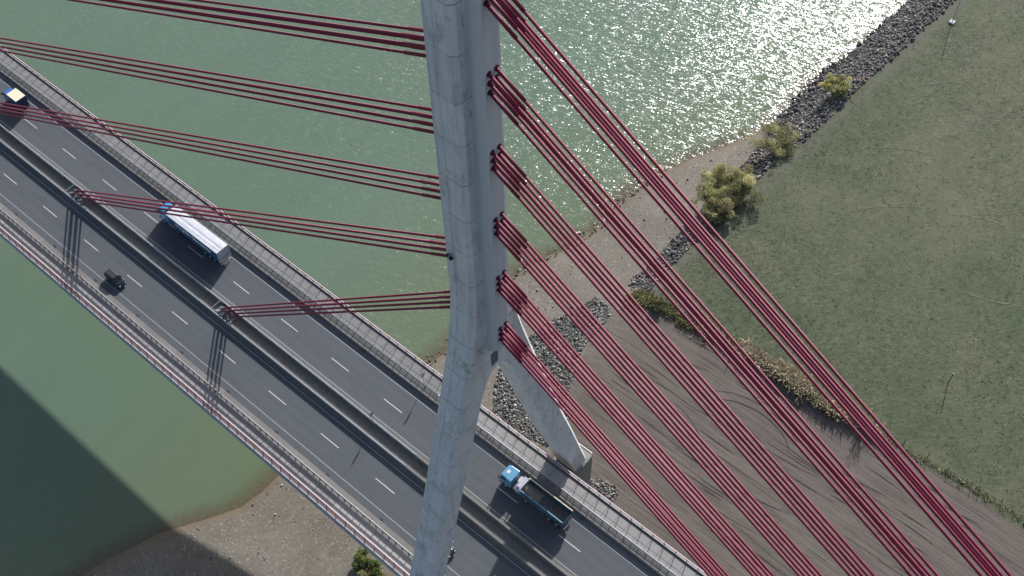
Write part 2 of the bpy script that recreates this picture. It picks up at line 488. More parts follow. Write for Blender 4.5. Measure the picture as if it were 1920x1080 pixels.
M_RIM = simple('wheel_rim', (.35, .36, .37), .4, .15, 5, metal=.5)
M_CHAS = simple('chassis_black', (.022, .023, .026), .6, .3, 3)
t_ = NT('window_glass'); M_GLASS = t_.set((.012, .018, .022), .06)
M_LAMPR = simple('red_tail_lamp', (.35, .015, .012), .25, .1, 8)
M_LAMPW = simple('clear_headlamp', (.7, .72, .74), .15, .05, 8)
M_STONE = tinted('bank_stone', .85)
M_LEAF = tinted('leaf', .7, transl=.5)
M_BLADE = tinted('grass_blade', .85, transl=.25)
M_BARK = simple('bark', (.075, .06, .045), .9, .3, 5)
M_WOOD = simple('weathered_wood_post', (.085, .072, .06), .9, .3, 5)
M_WATER = water_mat()
M_GROUND = ground_mat()

# ------------------------------------------------------------------ terrain
ZW = -24.4
SHY = [-400, -140, -90, -55, -42.9, -38.6, -34.7, -30.9, -28.5, -24.7, -21.2, -17.7, -13.7, -9.8, 8, 24.2, 28.3, 40, 48.5, 51.7, 57.5, 61.4, 71.9, 78.6, 84.7, 91.6, 97.2, 105.4, 113, 118.9, 123.4, 130.6, 139.4, 146.1, 156.6, 165.7, 172, 200, 260, 420]
SHX = [-120, -75, -64, -58, -55, -54, -52.6, -51.3, -50.1, -47.7, -45.6, -43.8, -43.2, -43.3, -40.6, -38.5, -37.7, -38.2, -38.8, -38.8, -37.6, -35.6, -33.6, -34.5, -33.9, -32, -30.4, -26.5, -23.3, -22.4, -21.9, -22.2, -22.1, -20.6, -19.7, -19.3, -18.9, -17.5, -15, -8]
def shore(y): return np.interp(y, SHY, SHX)
_k = [(math.cos(a)*f, math.sin(a)*f, p) for a, f, p in ((.3, .21, 0), (1.4, .34, 1), (2.2, .55, 2), (.9, .9, 3), (2.8, 1.3, 5))]
def bumps(x, y):
    s = 0
    for i, (a, b, p) in enumerate(_k): s = s+np.sin(a*x+b*y+p)*(.5/(i+1))
    return s
def ground_z(x, y):
    x = np.asarray(x, float); y = np.asarray(y, float)
    s = shore(y)
    d = x-s
    xt = np.interp(y, [-60, 20, 45, 62], [-6., -8., -11., -12.5])     # where the bank top is reached
    zt = np.interp(y, [-60, 30, 60, 75], [-20.0, -19.6, -18.9, -18.4])
    xm = np.minimum(-20.6+0*y, xt-6)                                    # foot of the stone bank
    L = np.maximum(xm-s, .01)
    zm = ZW+np.minimum(.155*L, 2.7)
    z = np.where(d < 0, ZW+.11*d, 0)
    z = np.maximum(z, -31.)
    land = np.where(x < xm, ZW+(zm-ZW)*np.clip(d/L, 0, 1)**.85,
                    zm+(zt-zm)*(lambda q: q*q*(3-2*q))(np.clip((x-xm)/np.maximum(xt-xm, .5), 0, 1)))
    z = np.where(d < 0, z, np.where(L <= .02, ZW+(zt-ZW)*np.clip(d/np.maximum(xt-s, 1), 0, 1), land))
    z = z+bumps(x, y)*.10*np.clip(d/6, 0, 1)
    far = x < -395                                                      # the other bank
    z = np.where(far, np.minimum(-19., -31+.35*(-395-x)), z)
    return z
def sm(a, b, x): 
    q = np.clip((x-a)/(b-a), 0, 1); return q*q*(3-2*q)
RAPY = [50, 61, 68, 75, 79, 88, 95, 104, 108, 112, 119, 126, 133, 140, 155, 171, 200, 260]
RAPO = [-14.7, -14.7, -14.8, -14.8, -13.5, -14.3, -14.1, -13.6, -13.5, -12.3, -11.8, -11.3, -11.4, -10.9, -9.5, -8.8, -7, -4]
def rap_out(y): return np.interp(y, RAPY, RAPO)
def rap_in(y): return np.interp(y, [50, 63, 75, 88, 100, 105, 113, 117, 122], [-19.5, -20, -19.6, -19.9, -20.2, -20.6, -21.4, -22.2, -23]) * (y < 122) + (y >= 122)*(shore(y)-.6)
def pip(x, y, poly):
    x = np.asarray(x); y = np.asarray(y); c = np.zeros(x.shape, bool); n = len(poly)
    for i in range(n):
        x1, y1 = poly[i]; x2, y2 = poly[(i+1) % n]
        k = ((y1 > y) != (y2 > y)) & (x < (x2-x1)*(y-y1)/((y2-y1) if y2 != y1 else 1e-9)+x1)
        c ^= k
    return c
RUB1 = [(-29, 36), (-27.3, 39.7), (-26.6, 44.8), (-23.7, 51.8), (-22.9, 55.4), (-18.9, 54.8), (-17.9, 54), (-17.2, 49.8), (-17.5, 45.5), (-16.5, 42.2), (-13.1, 34.8), (-9, 29), (-6, 24), (-14.2, 22.7), (-20.4, 22.0), (-25.5, 28.5)]
RUB3 = [(-2, 21.5), (0.6, 22.8), (1.3, 24.3), (4.4, 25.3), (5.9, 24.7), (6.3, 22.5), (5, 19), (-2, 17)]
def masks(x, y):
    fy = 61.9+.35*np.sin(x*.4)
    ro = rap_out(y)
    grass = sm(-1.2, 1.2, y-np.where(x < 0, np.interp(x, [-16, -10, 0], [58.6, 59.6, 60.6]), fy))*sm(-.9, .9, x-ro)
    field = sm(-1., 1., (x-np.interp(y, [10, 24, 34, 45, 54, 58, 62], [-2, -8, -13.5, -16.8, -17.6, -16, -14])))*(1-grass)
    stone = ((x > rap_in(y)) & (x < ro+.3) & (y > 61)).astype(float)
    stone = np.maximum(stone, np.maximum(pip(x, y, RUB1), pip(x, y, RUB3))*.62)
    return grass, field, stone

def make_ground():
    fx = np.concatenate([[-4000, -2500, -1500, -900, -600, -450, -420, -400, -390, -370, -300, -200, -140, -100, -80, -70, -64], np.arange(-60, 76, .7), [77, 80, 85, 92, 105, 130, 170, 250, 400, 800, 1600, 4000]])
    fy = np.concatenate([[-4000, -2000, -1000, -500, -300, -200, -140, -110, -90, -75, -66], np.arange(-60, 200, .8), [202, 206, 212, 222, 240, 270, 320, 420, 700, 1300, 2400, 4000]])
    X, Y = np.meshgrid(fx, fy)
    Z = ground_z(X, Y)
    V = np.stack([X, Y, Z], -1).reshape(-1, 3)
    nx, ny = len(fx), len(fy)
    i = np.arange(ny-1)[:, None]*nx+np.arange(nx-1)[None]
    F = np.stack([i, i+1, i+nx+1, i+nx], -1).reshape(-1, 4)
    g, f, s = masks(V[:, 0], V[:, 1])
    farb = V[:, 0] < -390
    g = np.where(farb, 1, g)
    o = mesh_np('ground', V, F, M_GROUND, np.stack([g, f, s], -1).astype(np.float32), smooth=True)
    tag(o, 'riverbank with grey-green meadow, brown worked field and gravel beach', 'ground', kind='structure')

def make_water():
    fx = np.concatenate([[-440, -400, -300, -220, -160, -120, -95, -80], np.arange(-72, -6, .9)])
    fy = np.concatenate([[-4000, -1500, -600, -300, -200, -140, -100, -75], np.arange(-64, 184, 1.2), [190, 200, 220, 260, 340, 600, 1500, 4000]])
    X, Y = np.meshgrid(fx, fy)
    V = np.stack([X, Y, np.full_like(X, ZW)], -1).reshape(-1, 3)
    nx, ny = len(fx), len(fy)
    i = np.arange(ny-1)[:, None]*nx+np.arange(nx-1)[None]
    F = np.stack([i, i+1, i+nx+1, i+nx], -1).reshape(-1, 4)
    dep = ZW-ground_z(V[:, 0], V[:, 1])
    keep = (V[F][:, :, 0]-shore(V[F][:, :, 1])).min(1) < 2.5
    o = mesh_np('river', V, F[keep], M_WATER, smooth=True)
    a = o.data.attributes.new('depth', 'FLOAT', 'POINT'); a.data.foreach_set('value', dep.astype(np.float32))
    tag(o, 'green river with sun glitter towards the far bank', 'river', kind='structure')
make_ground()
make_water()

# ------------------------------------------------------------------ stones, grass
PH = (1+5**.5)/2
ICO_V = np.array([(-1, PH, 0), (1, PH, 0), (-1, -PH, 0), (1, -PH, 0), (0, -1, PH), (0, 1, PH), (0, -1, -PH), (0, 1, -PH), (PH, 0, -1), (PH, 0, 1), (-PH, 0, -1), (-PH, 0, 1)])/1.902
ICO_F = np.array([(0, 11, 5), (0, 5, 1), (0, 1, 7), (0, 7, 10), (0, 10, 11), (1, 5, 9), (5, 11, 4), (11, 10, 2), (10, 7, 6), (7, 1, 8), (3, 9, 4), (3, 4, 2), (3, 2, 6), (3, 6, 8), (3, 8, 9), (4, 9, 5), (2, 4, 11), (6, 2, 10), (8, 6, 7), (9, 8, 1)])
def rot_rand(n):
    q = rng.normal(size=(n, 4)); q /= np.linalg.norm(q, axis=1)[:, None]
    w, x, y, z = q.T
    return np.stack([np.stack([1-2*(y*y+z*z), 2*(x*y-z*w), 2*(x*z+y*w)], -1), np.stack([2*(x*y+z*w), 1-2*(x*x+z*z), 2*(y*z-x*w)], -1), np.stack([2*(x*z-y*w), 2*(y*z+x*w), 1-2*(x*x+y*y)], -1)], 1)
def stones(name, xy, size, colf, label, cat, sink=.25):
    n = len(xy)
    sc = size[:, None]*rng.uniform(.55, 1.25, (n, 3))*.5
    P = ICO_V[None]*rng.uniform(.72, 1.18, (n, 12, 1))*sc[:, None]
    P = np.einsum('nij,nkj->nki', rot_rand(n), P)
    z = ground_z(xy[:, 0], xy[:, 1])+size*sink
    P = P+np.stack([xy[:, 0], xy[:, 1], z], -1)[:, None]
    F = (ICO_F[None]+12*np.arange(n)[:, None, None]).reshape(-1, 3)
    c = np.repeat(colf(n), 12, 0)
    o = mesh_np(name, P.reshape(-1, 3), F, M_STONE, c)
    return tag(o, label, cat, kind='stuff')
def scatter(n, x0, x1, y0, y1, keep):
    x = rng.uniform(x0, x1, n); y = rng.uniform(y0, y1, n)
    k = keep(x, y); return np.stack([x[k], y[k]], -1)
def cjit(base, spread):
    def f(n):
        b = np.array(base)[rng.integers(0, len(base), n)]
        return b*np.exp(rng.normal(0, spread, (n, 1)))
    return f
def rap_keep(x, y):
    w = bumps(x*3, y*3)*.5
    dens = np.where(y < 80, np.interp(y, [60.5, 64, 70, 80], [.25, .8, 1, 1]), 1)
    return (x > rap_in(y)+w) & (x < rap_out(y)+w*.4) & (rng.uniform(size=len(x)) < dens)
xy = scatter(38000, -24, 0, 60.5, 250, rap_keep)
stones('riprap_stones', xy, np.clip(np.exp(rng.normal(-1.0, .4, len(xy))), .15, 1.1), cjit([(.14, .135, .13), (.19, .175, .16), (.10, .096, .096), (.25, .22, .19)], .42),
       'band of dark grey riprap stones between river and meadow', 'riprap')
def rub_keep(x, y):
    return pip(x, y, RUB1) | pip(x, y, RUB3)
xy = scatter(42000, -30, 8, 16, 57, rub_keep)
stones('rubble_stones', xy, np.clip(np.exp(rng.normal(-1.4, .38, len(xy))), .1, .7), cjit([(.24, .23, .205), (.17, .165, .15), (.32, .31, .28), (.10, .095, .088)], .35),
       'pale grey rubble spread around the foot of the pylon', 'rubble')
def peb_keep(x, y):
    d = x-shore(y); pr = .35+.5*(bumps(x*1.3, y*1.3) > .25)
    g, f, s = masks(x, y)
    return (d > .2) & (g < .4) & (f < .4) & (s < .3) & (rng.uniform(size=len(x)) < pr*.5)
xy = scatter(9000, -56, -8, -50, 116, peb_keep)
stones('beach_pebbles', xy, np.exp(rng.normal(-1.7, .42, len(xy))), cjit([(.30, .28, .25), (.20, .18, .16), (.42, .40, .37), (.09, .08, .07)], .3),
       'loose pale and dark cobbles scattered over the gravel beach', 'cobbles')
def shal_keep(x, y):
    d = x-shore(y); return (d < .8) & (d > -5.5) & (rng.uniform(size=len(x)) < np.interp(d, [-5.5, -1, .8], [.03, .5, 1]))
xy = scatter(3000, -48, -28, 24, 90, shal_keep)
stones('shallow_water_stones', xy, rng.uniform(.15, .55, len(xy)), cjit([(.13, .115, .08), (.09, .078, .054), (.22, .205, .17)], .3),
       'brown stones showing through the shallow water along the beach', 'stones', .3)

def blades(name, xy, h, w, colf, label, cat, per=5, lean=.5, mat=None, parent=None, kind='stuff', z=None):
    n = len(xy); N = n*per
    bx = np.repeat(xy, per, 0)+rng.normal(0, 1, (N, 2))*np.repeat(w, per)[:, None]*1.3
    a = rng.uniform(0, 2*np.pi, N); hh = np.repeat(h, per)*rng.uniform(.6, 1.2, N)
    ww = np.repeat(w, per)*rng.uniform(.5, 1.1, N)
    zz = (ground_z(bx[:, 0], bx[:, 1]) if z is None else np.repeat(z, per))
    base = np.stack([bx[:, 0], bx[:, 1], zz-.03], -1)
    side = np.stack([-np.sin(a), np.cos(a), 0*a], -1)*ww[:, None]*.5
    ln = np.stack([np.cos(a), np.sin(a), 0*a], -1)*(hh*rng.uniform(.1, 2*lean, N))[:, None]
    up_ = np.stack([0*a, 0*a, hh], -1)
    V = np.stack([base-side, base+side, base+ln*.55+up_*.75+side*.8, base+ln*.55+up_*.75-side*.8, base+ln*1.25+up_+side*.15, base+ln*1.25+up_-side*.15], 1).reshape(-1, 3)
    k = 6*np.arange(N)[:, None]
    F = np.concatenate([k+np.array([[0, 1, 2, 3]]), k+np.array([[3, 2, 4, 5]])], 0)
    c = np.repeat(np.repeat(colf(n), per, 0)*np.exp(rng.normal(0, .12, (N, 1))), 6, 0)
    o = mesh_np(name, V, F, mat or M_BLADE, c, parent=parent)
    if kind: tag(o, label, cat, kind=kind)
    return o
def mead_keep(x, y):
    g, f, s = masks(x, y)
    vis = (y < 60+2.05*(x+22)+70) & (x < 72-(y-60)*.49)
    pr = .5+.35*bumps(x*.5, y*.5)
    return (g > .6) & vis & (rng.uniform(size=len(x)) < pr)
xy = scatter(40000, -16, 74, 59, 192, mead_keep)
def mead_col(n):
    q = bumps(xy[:, 0]*.35+9, xy[:, 1]*.35)+rng.normal(0, .5, n)
    a = np.array([(0.0600, 0.0672, 0.0360)]); b = np.array([(0.0990, 0.0960, 0.0660)])
    t = np.clip(.42+.4*q, 0, 1)[:, None]
    c = a*(1-t)+b*t
    c *= np.exp(rng.normal(0, .3, (n, 1)))
    return c
blades('meadow_grass', xy, rng.uniform(.04, .13, len(xy)), rng.uniform(.08, .22, len(xy)), mead_col, 'short tufted grass of the riverside meadow', 'grass', per=4, lean=.9)
# tall dry grass along the field edge
def strip(n, x0, x1, yc, hw):
    x = rng.uniform(x0, x1, n); y = np.interp(x, *yc)+rng.normal(0, hw, n)
    return np.stack([x, y], -1)
EDGE = ([-18, -12, -6, 0, 7, 15, 26, 36, 60], [58.6, 59.4, 59.9, 60.5, 61.2, 61.4, 61.0, 62.2, 63.4])
xy = np.concatenate([strip(1250, 5, 27, EDGE, .6), strip(480, 12, 21, EDGE, .95), strip(160, 27, 34, EDGE, .4)])
blades('dry_reed_grass', xy, rng.uniform(.7, 1.7, len(xy)), rng.uniform(.12, .3, len(xy)), cjit([(.50, .41, .29), (.44, .36, .25), (.34, .28, .19), (.20, .185, .10)], .25),
       'tall straw-coloured dry grass along the edge of the brown field', 'dry grass', per=5, lean=.35)
xy = np.concatenate([strip(820, -17, 5, EDGE, .7), strip(200, -17.5, -13.5, EDGE, 1.0)])
blades('tall_edge_grass', xy, rng.uniform(.3, .9, len(xy)), rng.uniform(.12, .3, len(xy)), cjit([(.24, .21, .08), (.14, .155, .05), (.08, .10, .03), (.34, .27, .13)], .25),
       'tall green and yellow grass where field, riprap and meadow meet', 'tall grass', per=5, lean=.45)
xy = np.concatenate([strip(300, 30, 62, EDGE, .28)])
blades('field_edge_weeds', xy, rng.uniform(.12, .38, len(xy)), rng.uniform(.1, .22, len(xy)), cjit([(.24, .21, .12), (.17, .17, .08), (.30, .25, .15)], .25),
       'low weeds along the wire fence beside the field', 'weeds', per=4, lean=.6)

# wheel ruts over the field, thin raised ribbons of darker soil
def ruts():
    t = NT('dark_rut_soil'); m = t.set(t.mix(t.ramp(t.noise(2.5, 5), [(.35, 0.), (.7, 1.)]), (.026, .022, .02), (.06, .052, .046)), .95)
    V = []; F = []
    paths = []
    for k in range(80):
        y0 = rnd.uniform(28, 60); x0 = rnd.uniform(-12, 48); L = rnd.uniform(2.5, 13); c = rnd.uniform(-.01, .01)
        paths.append([(x0+s, y0+c*s*s+rnd.uniform(-.03, .03)+.02*s) for s in np.linspace(0, L, 24)])
    for r in (5.5, 6.9): paths.append([(16+1.6*r*math.cos(a), 47+r*math.sin(a)) for a in np.linspace(.5, 2.6, 30)])
    for r in (9, 10.6): paths.append([(2+1.2*r*math.cos(a), 34+r*math.sin(a)) for a in np.linspace(.2, 1.5, 30)])
    for p in paths:
        o = len(V); w = rnd.uniform(.035, .10)
        for i, (x, y) in enumerate(p):
            j = min(i+1, len(p)-1); j0 = max(i-1, 0)
            d = Vector((p[j][0]-p[j0][0], p[j][1]-p[j0][1])).normalized()
            ww = w*math.sin(math.pi*(i+.5)/len(p))**.5*rnd.uniform(.6, 1)
            for s in (-1, 1):
                xx, yy = x-d.y*ww*s, y+d.x*ww*s
                V.append((xx, yy, float(ground_z(xx, yy))+.05))
        for i in range(len(p)-1): F.append((o+2*i, o+2*i+1, o+2*i+3, o+2*i+2))
    tag(mesh_np('wheel_ruts', V, F, m), 'dark wheel ruts and furrows crossing the brown field', 'ruts', kind='stuff')
ruts()
def traces():
    m = simple('pale_trampled_grass', (.155, .148, .115), .95, .3, 2)
    V = []; F = []
    for (x0, y0, x1, y1, c) in ((18, 112, 31, 118, 2.2), (24, 117, 33, 126, -1.5), (-2, 118, 12, 126, 2.5), (2, 98, 16, 112, 3.), (30, 98, 44, 104, -1.2), (-3, 140, 6, 149, 1.5)):
        o = len(V); n = 22
        for i in range(n):
            f = i/(n-1); x = x0+(x1-x0)*f; y = y0+(y1-y0)*f+c*math.sin(math.pi*f)*.6+rnd.uniform(-.15, .15)
            w = .16*math.sin(math.pi*(i+.5)/n)*rnd.uniform(.3, 1)
            for q in (-1, 1): V.append((x, y+q*w, float(ground_z(x, y+q*w))+.05))
        for i in range(n-1): F.append((o+2*i, o+2*i+1, o+2*i+3, o+2*i+2))
    tag(mesh_np('trampled_traces', V, F, m), 'faint pale trampled lines in the meadow grass', 'traces', kind='stuff')
traces()

# ------------------------------------------------------------------ bridge deck
X0, X1 = -345., 230.
deck = thing('bridge_deck', 'dual carriageway bridge deck with two walkways crossing the river', 'bridge deck')
b = MB()
prof = [(-14.5, -.05), (-14.5, -.42), (-14.1, -.62), (-7.5, -1.1), (-6.2, -3.6), (6.2, -3.6), (7.5, -1.1), (14.1, -.62), (14.5, -.42), (14.5, -.05), (14.32, -.02), (-14.32, -.02)]
b.extr_x(prof, X0, X1)
b.build('girder', M_GIRD, deck)
for s in (-1, 1):
    b = MB(); b.box(X0, X1, min(s*1.9, s*9.9), max(s*1.9, s*9.9), -.01, .03); cw = b.build('carriageway', M_ASPH, deck)
    z = .036
    b = MB(); b.sheet(0, 4, s*5.42-.065, s*5.42+.065, z); dash = b.build('lane_dash', M_LINE, cw); dm = dash.data; dash.location.x = -1e3
    ph = -125.5+1.33 if s > 0 else -116.82+1.33
    k = -20
    while ph+12*k < X1:
        x = ph+12*k
        if x > X0:
            if dash.location.x < -900: dash.location.x = x
            else: inst('lane_dash', dm, cw, (x, 0, 0))
        k += 1
    b = MB(); b.sheet(X0, X1, s*2.2-.06, s*2.2+.06, z)
    b.build('edge_line', M_EDGE, cw)
    b = MB(); b.sheet(X0, X1, s*8.75-.055, s*8.75+.055, z)
    b.build('edge_line', M_EDGE, cw)
    b = MB(); a0, a1 = sorted((s*9.95, s*11.4)); b.box(X0, X1, a0, a1, -.01, .17); b.build('kerb', M_KERB, deck)
    b = MB(); a0, a1 = sorted((s*11.4, s*13.5)); b.box(X0, X1, a0, a1, -.01, .16); b.build('walkway', M_WALK, deck)
    b = MB(); a0, a1 = sorted((s*13.5, s*13.96)); b.box(X0, X1, a0, a1, -.01, .12); b.build('gutter', M_GUT, deck)
    b = MB(); a0, a1 = sorted((s*13.96, s*14.22)); b.box(X0, X1, a0, a1, -.01, .34); b.build('edge_kerb', M_WKERB, deck, bevel=.03)
b = MB(); b.box(X0, X1, -1.9, 1.9, -.01, .075); b.build('median_strip', M_MED, deck)
b = MB(); b.box(-8, 12, -.75, -.2, .075, .09); b.box(X0, X1, .62, .66, .074, .081); b.build('median_joint', M_GUT, deck)
for s in (-1, 1):
    for x in np.arange(-151.5, 30, 11.45 if s < 0 else 22.9):
        b = MB(); b.box(x-.35, x+.35, s*9.72-.2, s*9.72+.2, .03, .045)
        for q in range(5): b.box(x-.3+q*.14, x-.24+q*.14, s*9.72-.17, s*9.72+.17, .045, .055)
        b.build('drain_grate', M_CHAS, deck)

PX0, PX1 = -150., 40.
def beam_prof(y, z0, z1, w=.08, side=1):
    h = (z1-z0)/4
    pts = [(0, z0), (w, z0+.5*h), (w, z0+1.2*h), (.02, z0+2*h), (w, z0+2.8*h), (w, z0+3.5*h), (0, z1)]
    return [(y+side*p, q) for p, q in pts]+[(y-side*.02, z1), (y-side*.02, z0)]
def box_prof(y, z0, z1):
    zm = (z0+z1)/2
    return [(y-.05, z0), (y+.05, z0), (y+.05, zm-.04), (y+.02, zm), (y+.05, zm+.04), (y+.05, z1-.03), (y+.085, z1-.03), (y+.085, z1), (y-.085, z1), (y-.085, z1-.03), (y-.05, z1-.03), (y-.05, zm+.04), (y-.02, zm), (y-.05, zm-.04)]
def rails(name, label, ypost, zb, beams, tubes, step, off, side, box, pw=.05, lean=0, top=1.2, wall=None, group='guardrails along the bridge'):
    root = thing(name, label, 'guardrail', (0, 0, 0), 0, group)
    for (y, z0, z1, xa, xb) in beams:
        b = MB(); b.extr_x(box_prof(y, z0, z1) if box else beam_prof(y, z0, z1, .07, side), xa, xb); b.build('beam', M_GALV, root)
    for (y, z, r, xa, xb) in tubes:
        b = MB(); b.box(xa, xb, y-r*.7, y+r*.7, z-r, z+r); b.build('rail', M_GALV, root, bevel=.02)
    b = MB(); b.box(-pw, pw, -.06, .06, zb, top); b.box(-.1, .1, -.1, .1, zb, zb+.02)
    po = b.build('post', M_GALVD, root, loc=(0, ypost, 0)); pm = po.data
    if wall:
        b = MB(); b.extr_x([(wall[0], .07), (wall[1], .07), (wall[1]-.06, 1.0), (wall[0]+.06, 1.0)], -16.9, X1); b.build('concrete_wall', M_KERB, root)
    first = True
    xs = np.arange(PX0+off, PX1 if not wall else -17, step)
    order = sorted(xs, key=lambda x: abs(x+55))
    vis, rest = order[:100], order[100:]
    for x in sorted(vis):
        if first:
            po.location = (x, ypost, 0); first = False
        else: inst('post', pm, root, (x, ypost, 0))
    if rest:
        b = MB()
        for x in rest: b.box(x-pw, x+pw, ypost-.06, ypost+.06, zb, top)
        o = b.build('post', M_GALVD, root); o['kind'] = 'stuff'
    return root
rails('guardrail', 'steel guardrail between far carriageway and far walkway', 11.12, .17, [(11.05, .70, 1.28, PX0-150, -21.5)], [(11.05, 1.22, .08, -21.5, X1), (11.05, .99, .085, -21.5, X1), (11.05, .76, .085, -21.5, X1)], 1.333, .2, -1, 0, top=1.2)
rails('guardrail', 'steel guardrail between near carriageway and near walkway', -11.2, .17, [(-11.08, .36, .80, PX0-150, X1)], [(-11.1, 1.18, .10, PX0-150, X1)], 1.333, .35, 1, 0, top=1.15)
rails('guardrail', 'steel guardrail on the far side of the median strip', 1.12, .07, [(1.2, .085, 1.03, PX0-150, -17)], [], 4.0, .6, 1, 1, top=.95, wall=(.98, 1.4))
rails('guardrail', 'steel guardrail on the near side of the median strip', -1.12, .07, [(-1.2, .085, 1.03, PX0-150, -17)], [], 4.0, .6, -1, 1, top=.95, wall=(-1.4, -.98))

def parapet(s, label):
    root = thing('railing', label, 'railing', (0, 0, 0), 0, 'pedestrian railings along the deck edges')
    yb, yt, zb, zt = s*14.12, s*13.74, .34, 1.95
    b = MB(); b.box(PX0-190, X1, yt-.06, yt+.06, zt-.03, zt+.05); b.build('handrail', M_RAILW, root, bevel=.02)
    b = MB()
    for q in (.08, .5, .9):
        y = yb+(yt-yb)*q; z = zb+(zt-zb)*q; b.box(PX0-190, X1, y-.02, y+.02, z-.02, z+.02)
    x = PX0
    while x < PX1:
        for q in range(14):
            xx = x+.07+q*.143
            y0, z0, y1, z1 = yb+(yt-yb)*.08, zb+(zt-zb)*.08, yb+(yt-yb)*.97, zb+(zt-zb)*.97
            b.add([(xx-.022, y0, z0), (xx+.022, y0, z0), (xx+.022, y1, z1), (xx-.022, y1, z1), (xx-.022, y0+s*.02, z0), (xx+.022, y0+s*.02, z0), (xx+.022, y1+s*.02, z1), (xx-.022, y1+s*.02, z1)],
                  [(0, 1, 2, 3), (7, 6, 5, 4), (0, 4, 5, 1), (3, 2, 6, 7), (0, 3, 7, 4), (1, 5, 6, 2)])
        x += 2.0
    b.build('infill_panel', M_RAILR, root)
    b = MB(); b.loft([[(-.05, yb-s*.02-.05*1, zb), (.05, yb-s*.02-.05, zb), (.05, yb-s*.02+.09, zb), (-.05, yb-s*.02+.09, zb)], [(-.04, yt-.05, zt), (.04, yt-.05, zt), (.04, yt+.05, zt), (-.04, yt+.05, zt)]])
    o = b.build('post', M_RPOST, root); me = o.data; first = True
    for x in np.arange(PX0+.7, PX1, 2.0):
        if first: o.location.x = x; first = False
        else: inst('post', me, root, (x, 0, 0))
parapet(1, 'red railing with pale handrail on the far, upstream edge of the bridge')
parapet(-1, 'red railing with pale handrail on the near, lower-left edge of the bridge')

# ------------------------------------------------------------------ pylon
PXC = -.1
pyl = thing('pylon', 'grey concrete pylon of inverted Y shape carrying the red cables', 'pylon')
PYC = .35
ZI = [-5.3, 4.5, 15.2, 28.8, 38.9, 44.9, 47, 48.3, 48.8, 112]
YI = [16.65, 13.95, 10.6, 7.0, 4.25, 2.65, 1.8, 1.0, 0, 0]
ZO = [-5.5, 7.8, 12, 19.2, 28, 38.8, 44.8, 47.5, 50.5, 54, 58, 62.5, 67, 80, 97.3, 112]
YO = [20.0, 16.4, 15.25, 13.2, 10.85, 8.05, 6.45, 5.8, 5.05, 4.27, 3.55, 3.08, 2.94, 2.88, 2.85, 2.85]
ZW_ = [-5.3, 30, 45, 60, 80, 97, 112]
WX = [1.86, 1.87, 1.85, 1.8, 1.72, 1.66, 1.6]
zf = np.unique(np.concatenate([ZI, ZO, np.arange(-5, 112, 2.5)]))
def half(s, z0, z1):
    rings = []
    for z in zf[(zf >= z0-.001) & (zf <= z1)]:
        yi, yo, w = np.interp(z, ZI, YI), np.interp(z, ZO, YO), np.interp(z, ZW_, WX)
        c = .45; g = .16; gd = .07; gx = -.36
        ci = min(.12, max(0., yi*.06))
        ring = [(PXC-w, yi+ci), (PXC-w+ci*1.0+.001, yi), (PXC+w-ci-.001, yi), (PXC+w, yi+ci), (PXC+w, yo-c), (PXC+w-c, yo), (PXC+gx+g, yo), (PXC+gx+g-.03, yo-gd), (PXC+gx-g+.03, yo-gd), (PXC+gx-g, yo), (PXC-w+c, yo), (PXC-w, yo-c)]
        rings.append([(x, s*y+PYC, z) for x, y in ring])
    return rings
for s in (-1, 1):
    b = MB(); b.loft(half(s, -5.3, 48.8)); b.build('leg', M_PYL, pyl)
b = MB()
for s in (-1, 1): b.loft(half(s, 48.8, 112.))
b.build('shaft', M_PYL, pyl)
# the cable anchorage spine that stands proud of the shaft on both bridge sides
b = MB()
AX = 3.23
for s in (-1, 1):
    xa, xb = sorted((PXC+s*1.2, PXC+s*AX))
    def rr(z, o=0): return [(xa, -.95, z), (xb, -.95, z), (xb, .95, z), (xa, .95, z)]
    lo = [(xa, -.95, 52.6 if s > 0 else 54.6), (xb, -.95, 54.6 if s > 0 else 52.6), (xb, .95, 54.6 if s > 0 else 52.6), (xa, .95, 52.6 if s > 0 else 54.6)]
    b.loft([lo, rr(112.)])
b.build('anchor_spine', M_CORE, pyl, bevel=.05)
b = MB(); b.box(PXC+1.79, PXC+1.9, -.55, .5, 49.6, 52.0); b.build('access_hatch', M_PLATE, pyl)
for s in (-1, 1):
    b = MB()
    y0, y1 = sorted((s*15.9+PYC, s*20.75+PYC))
    b.box(PXC-2.15, PXC+2.3, y0, y1, -23, -5.3)
    b.build('pier', M_PIER, pyl, bevel=.06)
for s in (-1, 1):
    b = MB()
    for a in (16.2, 18.6, 21.0): b.tube((PXC+2.2, s*a, -5.3), (PXC+2.2, s*a, -4.3), .04, n=6)
    b.tube((PXC+2.2, s*16.2, -4.3), (PXC+2.2, s*21.0, -4.3), .05, n=6)
    b.tube((PXC+2.2, s*21.0, -4.3), (PXC-2.2, s*21.0, -4.3), .05, n=6); b.tube((PXC-2.2, s*21.0, -5.3), (PXC-2.2, s*21.0, -4.3), .04, n=6)
    b.build('pier_handrail', M_GALV, pyl)
b = MB(); b.box(-.9, -.62, -2.95, -2.5, 69.9, 70.05); b.tube((-.78, -2.9, 70), (-.78, -2.9, 70.5), .09, n=8); b.tube((-1.3, -2.62, 70.1), (-1.3, -2.95, 70.1), .13, n=8); b.box(-1.3, -.85, -2.92, -2.84, 69.98, 70.06)
b.tube((-.9, -2.6, 70.6), (-.75, -2.95, 70.25), .04, n=6)
b.build('aviation_lamp', M_DARK, pyl)

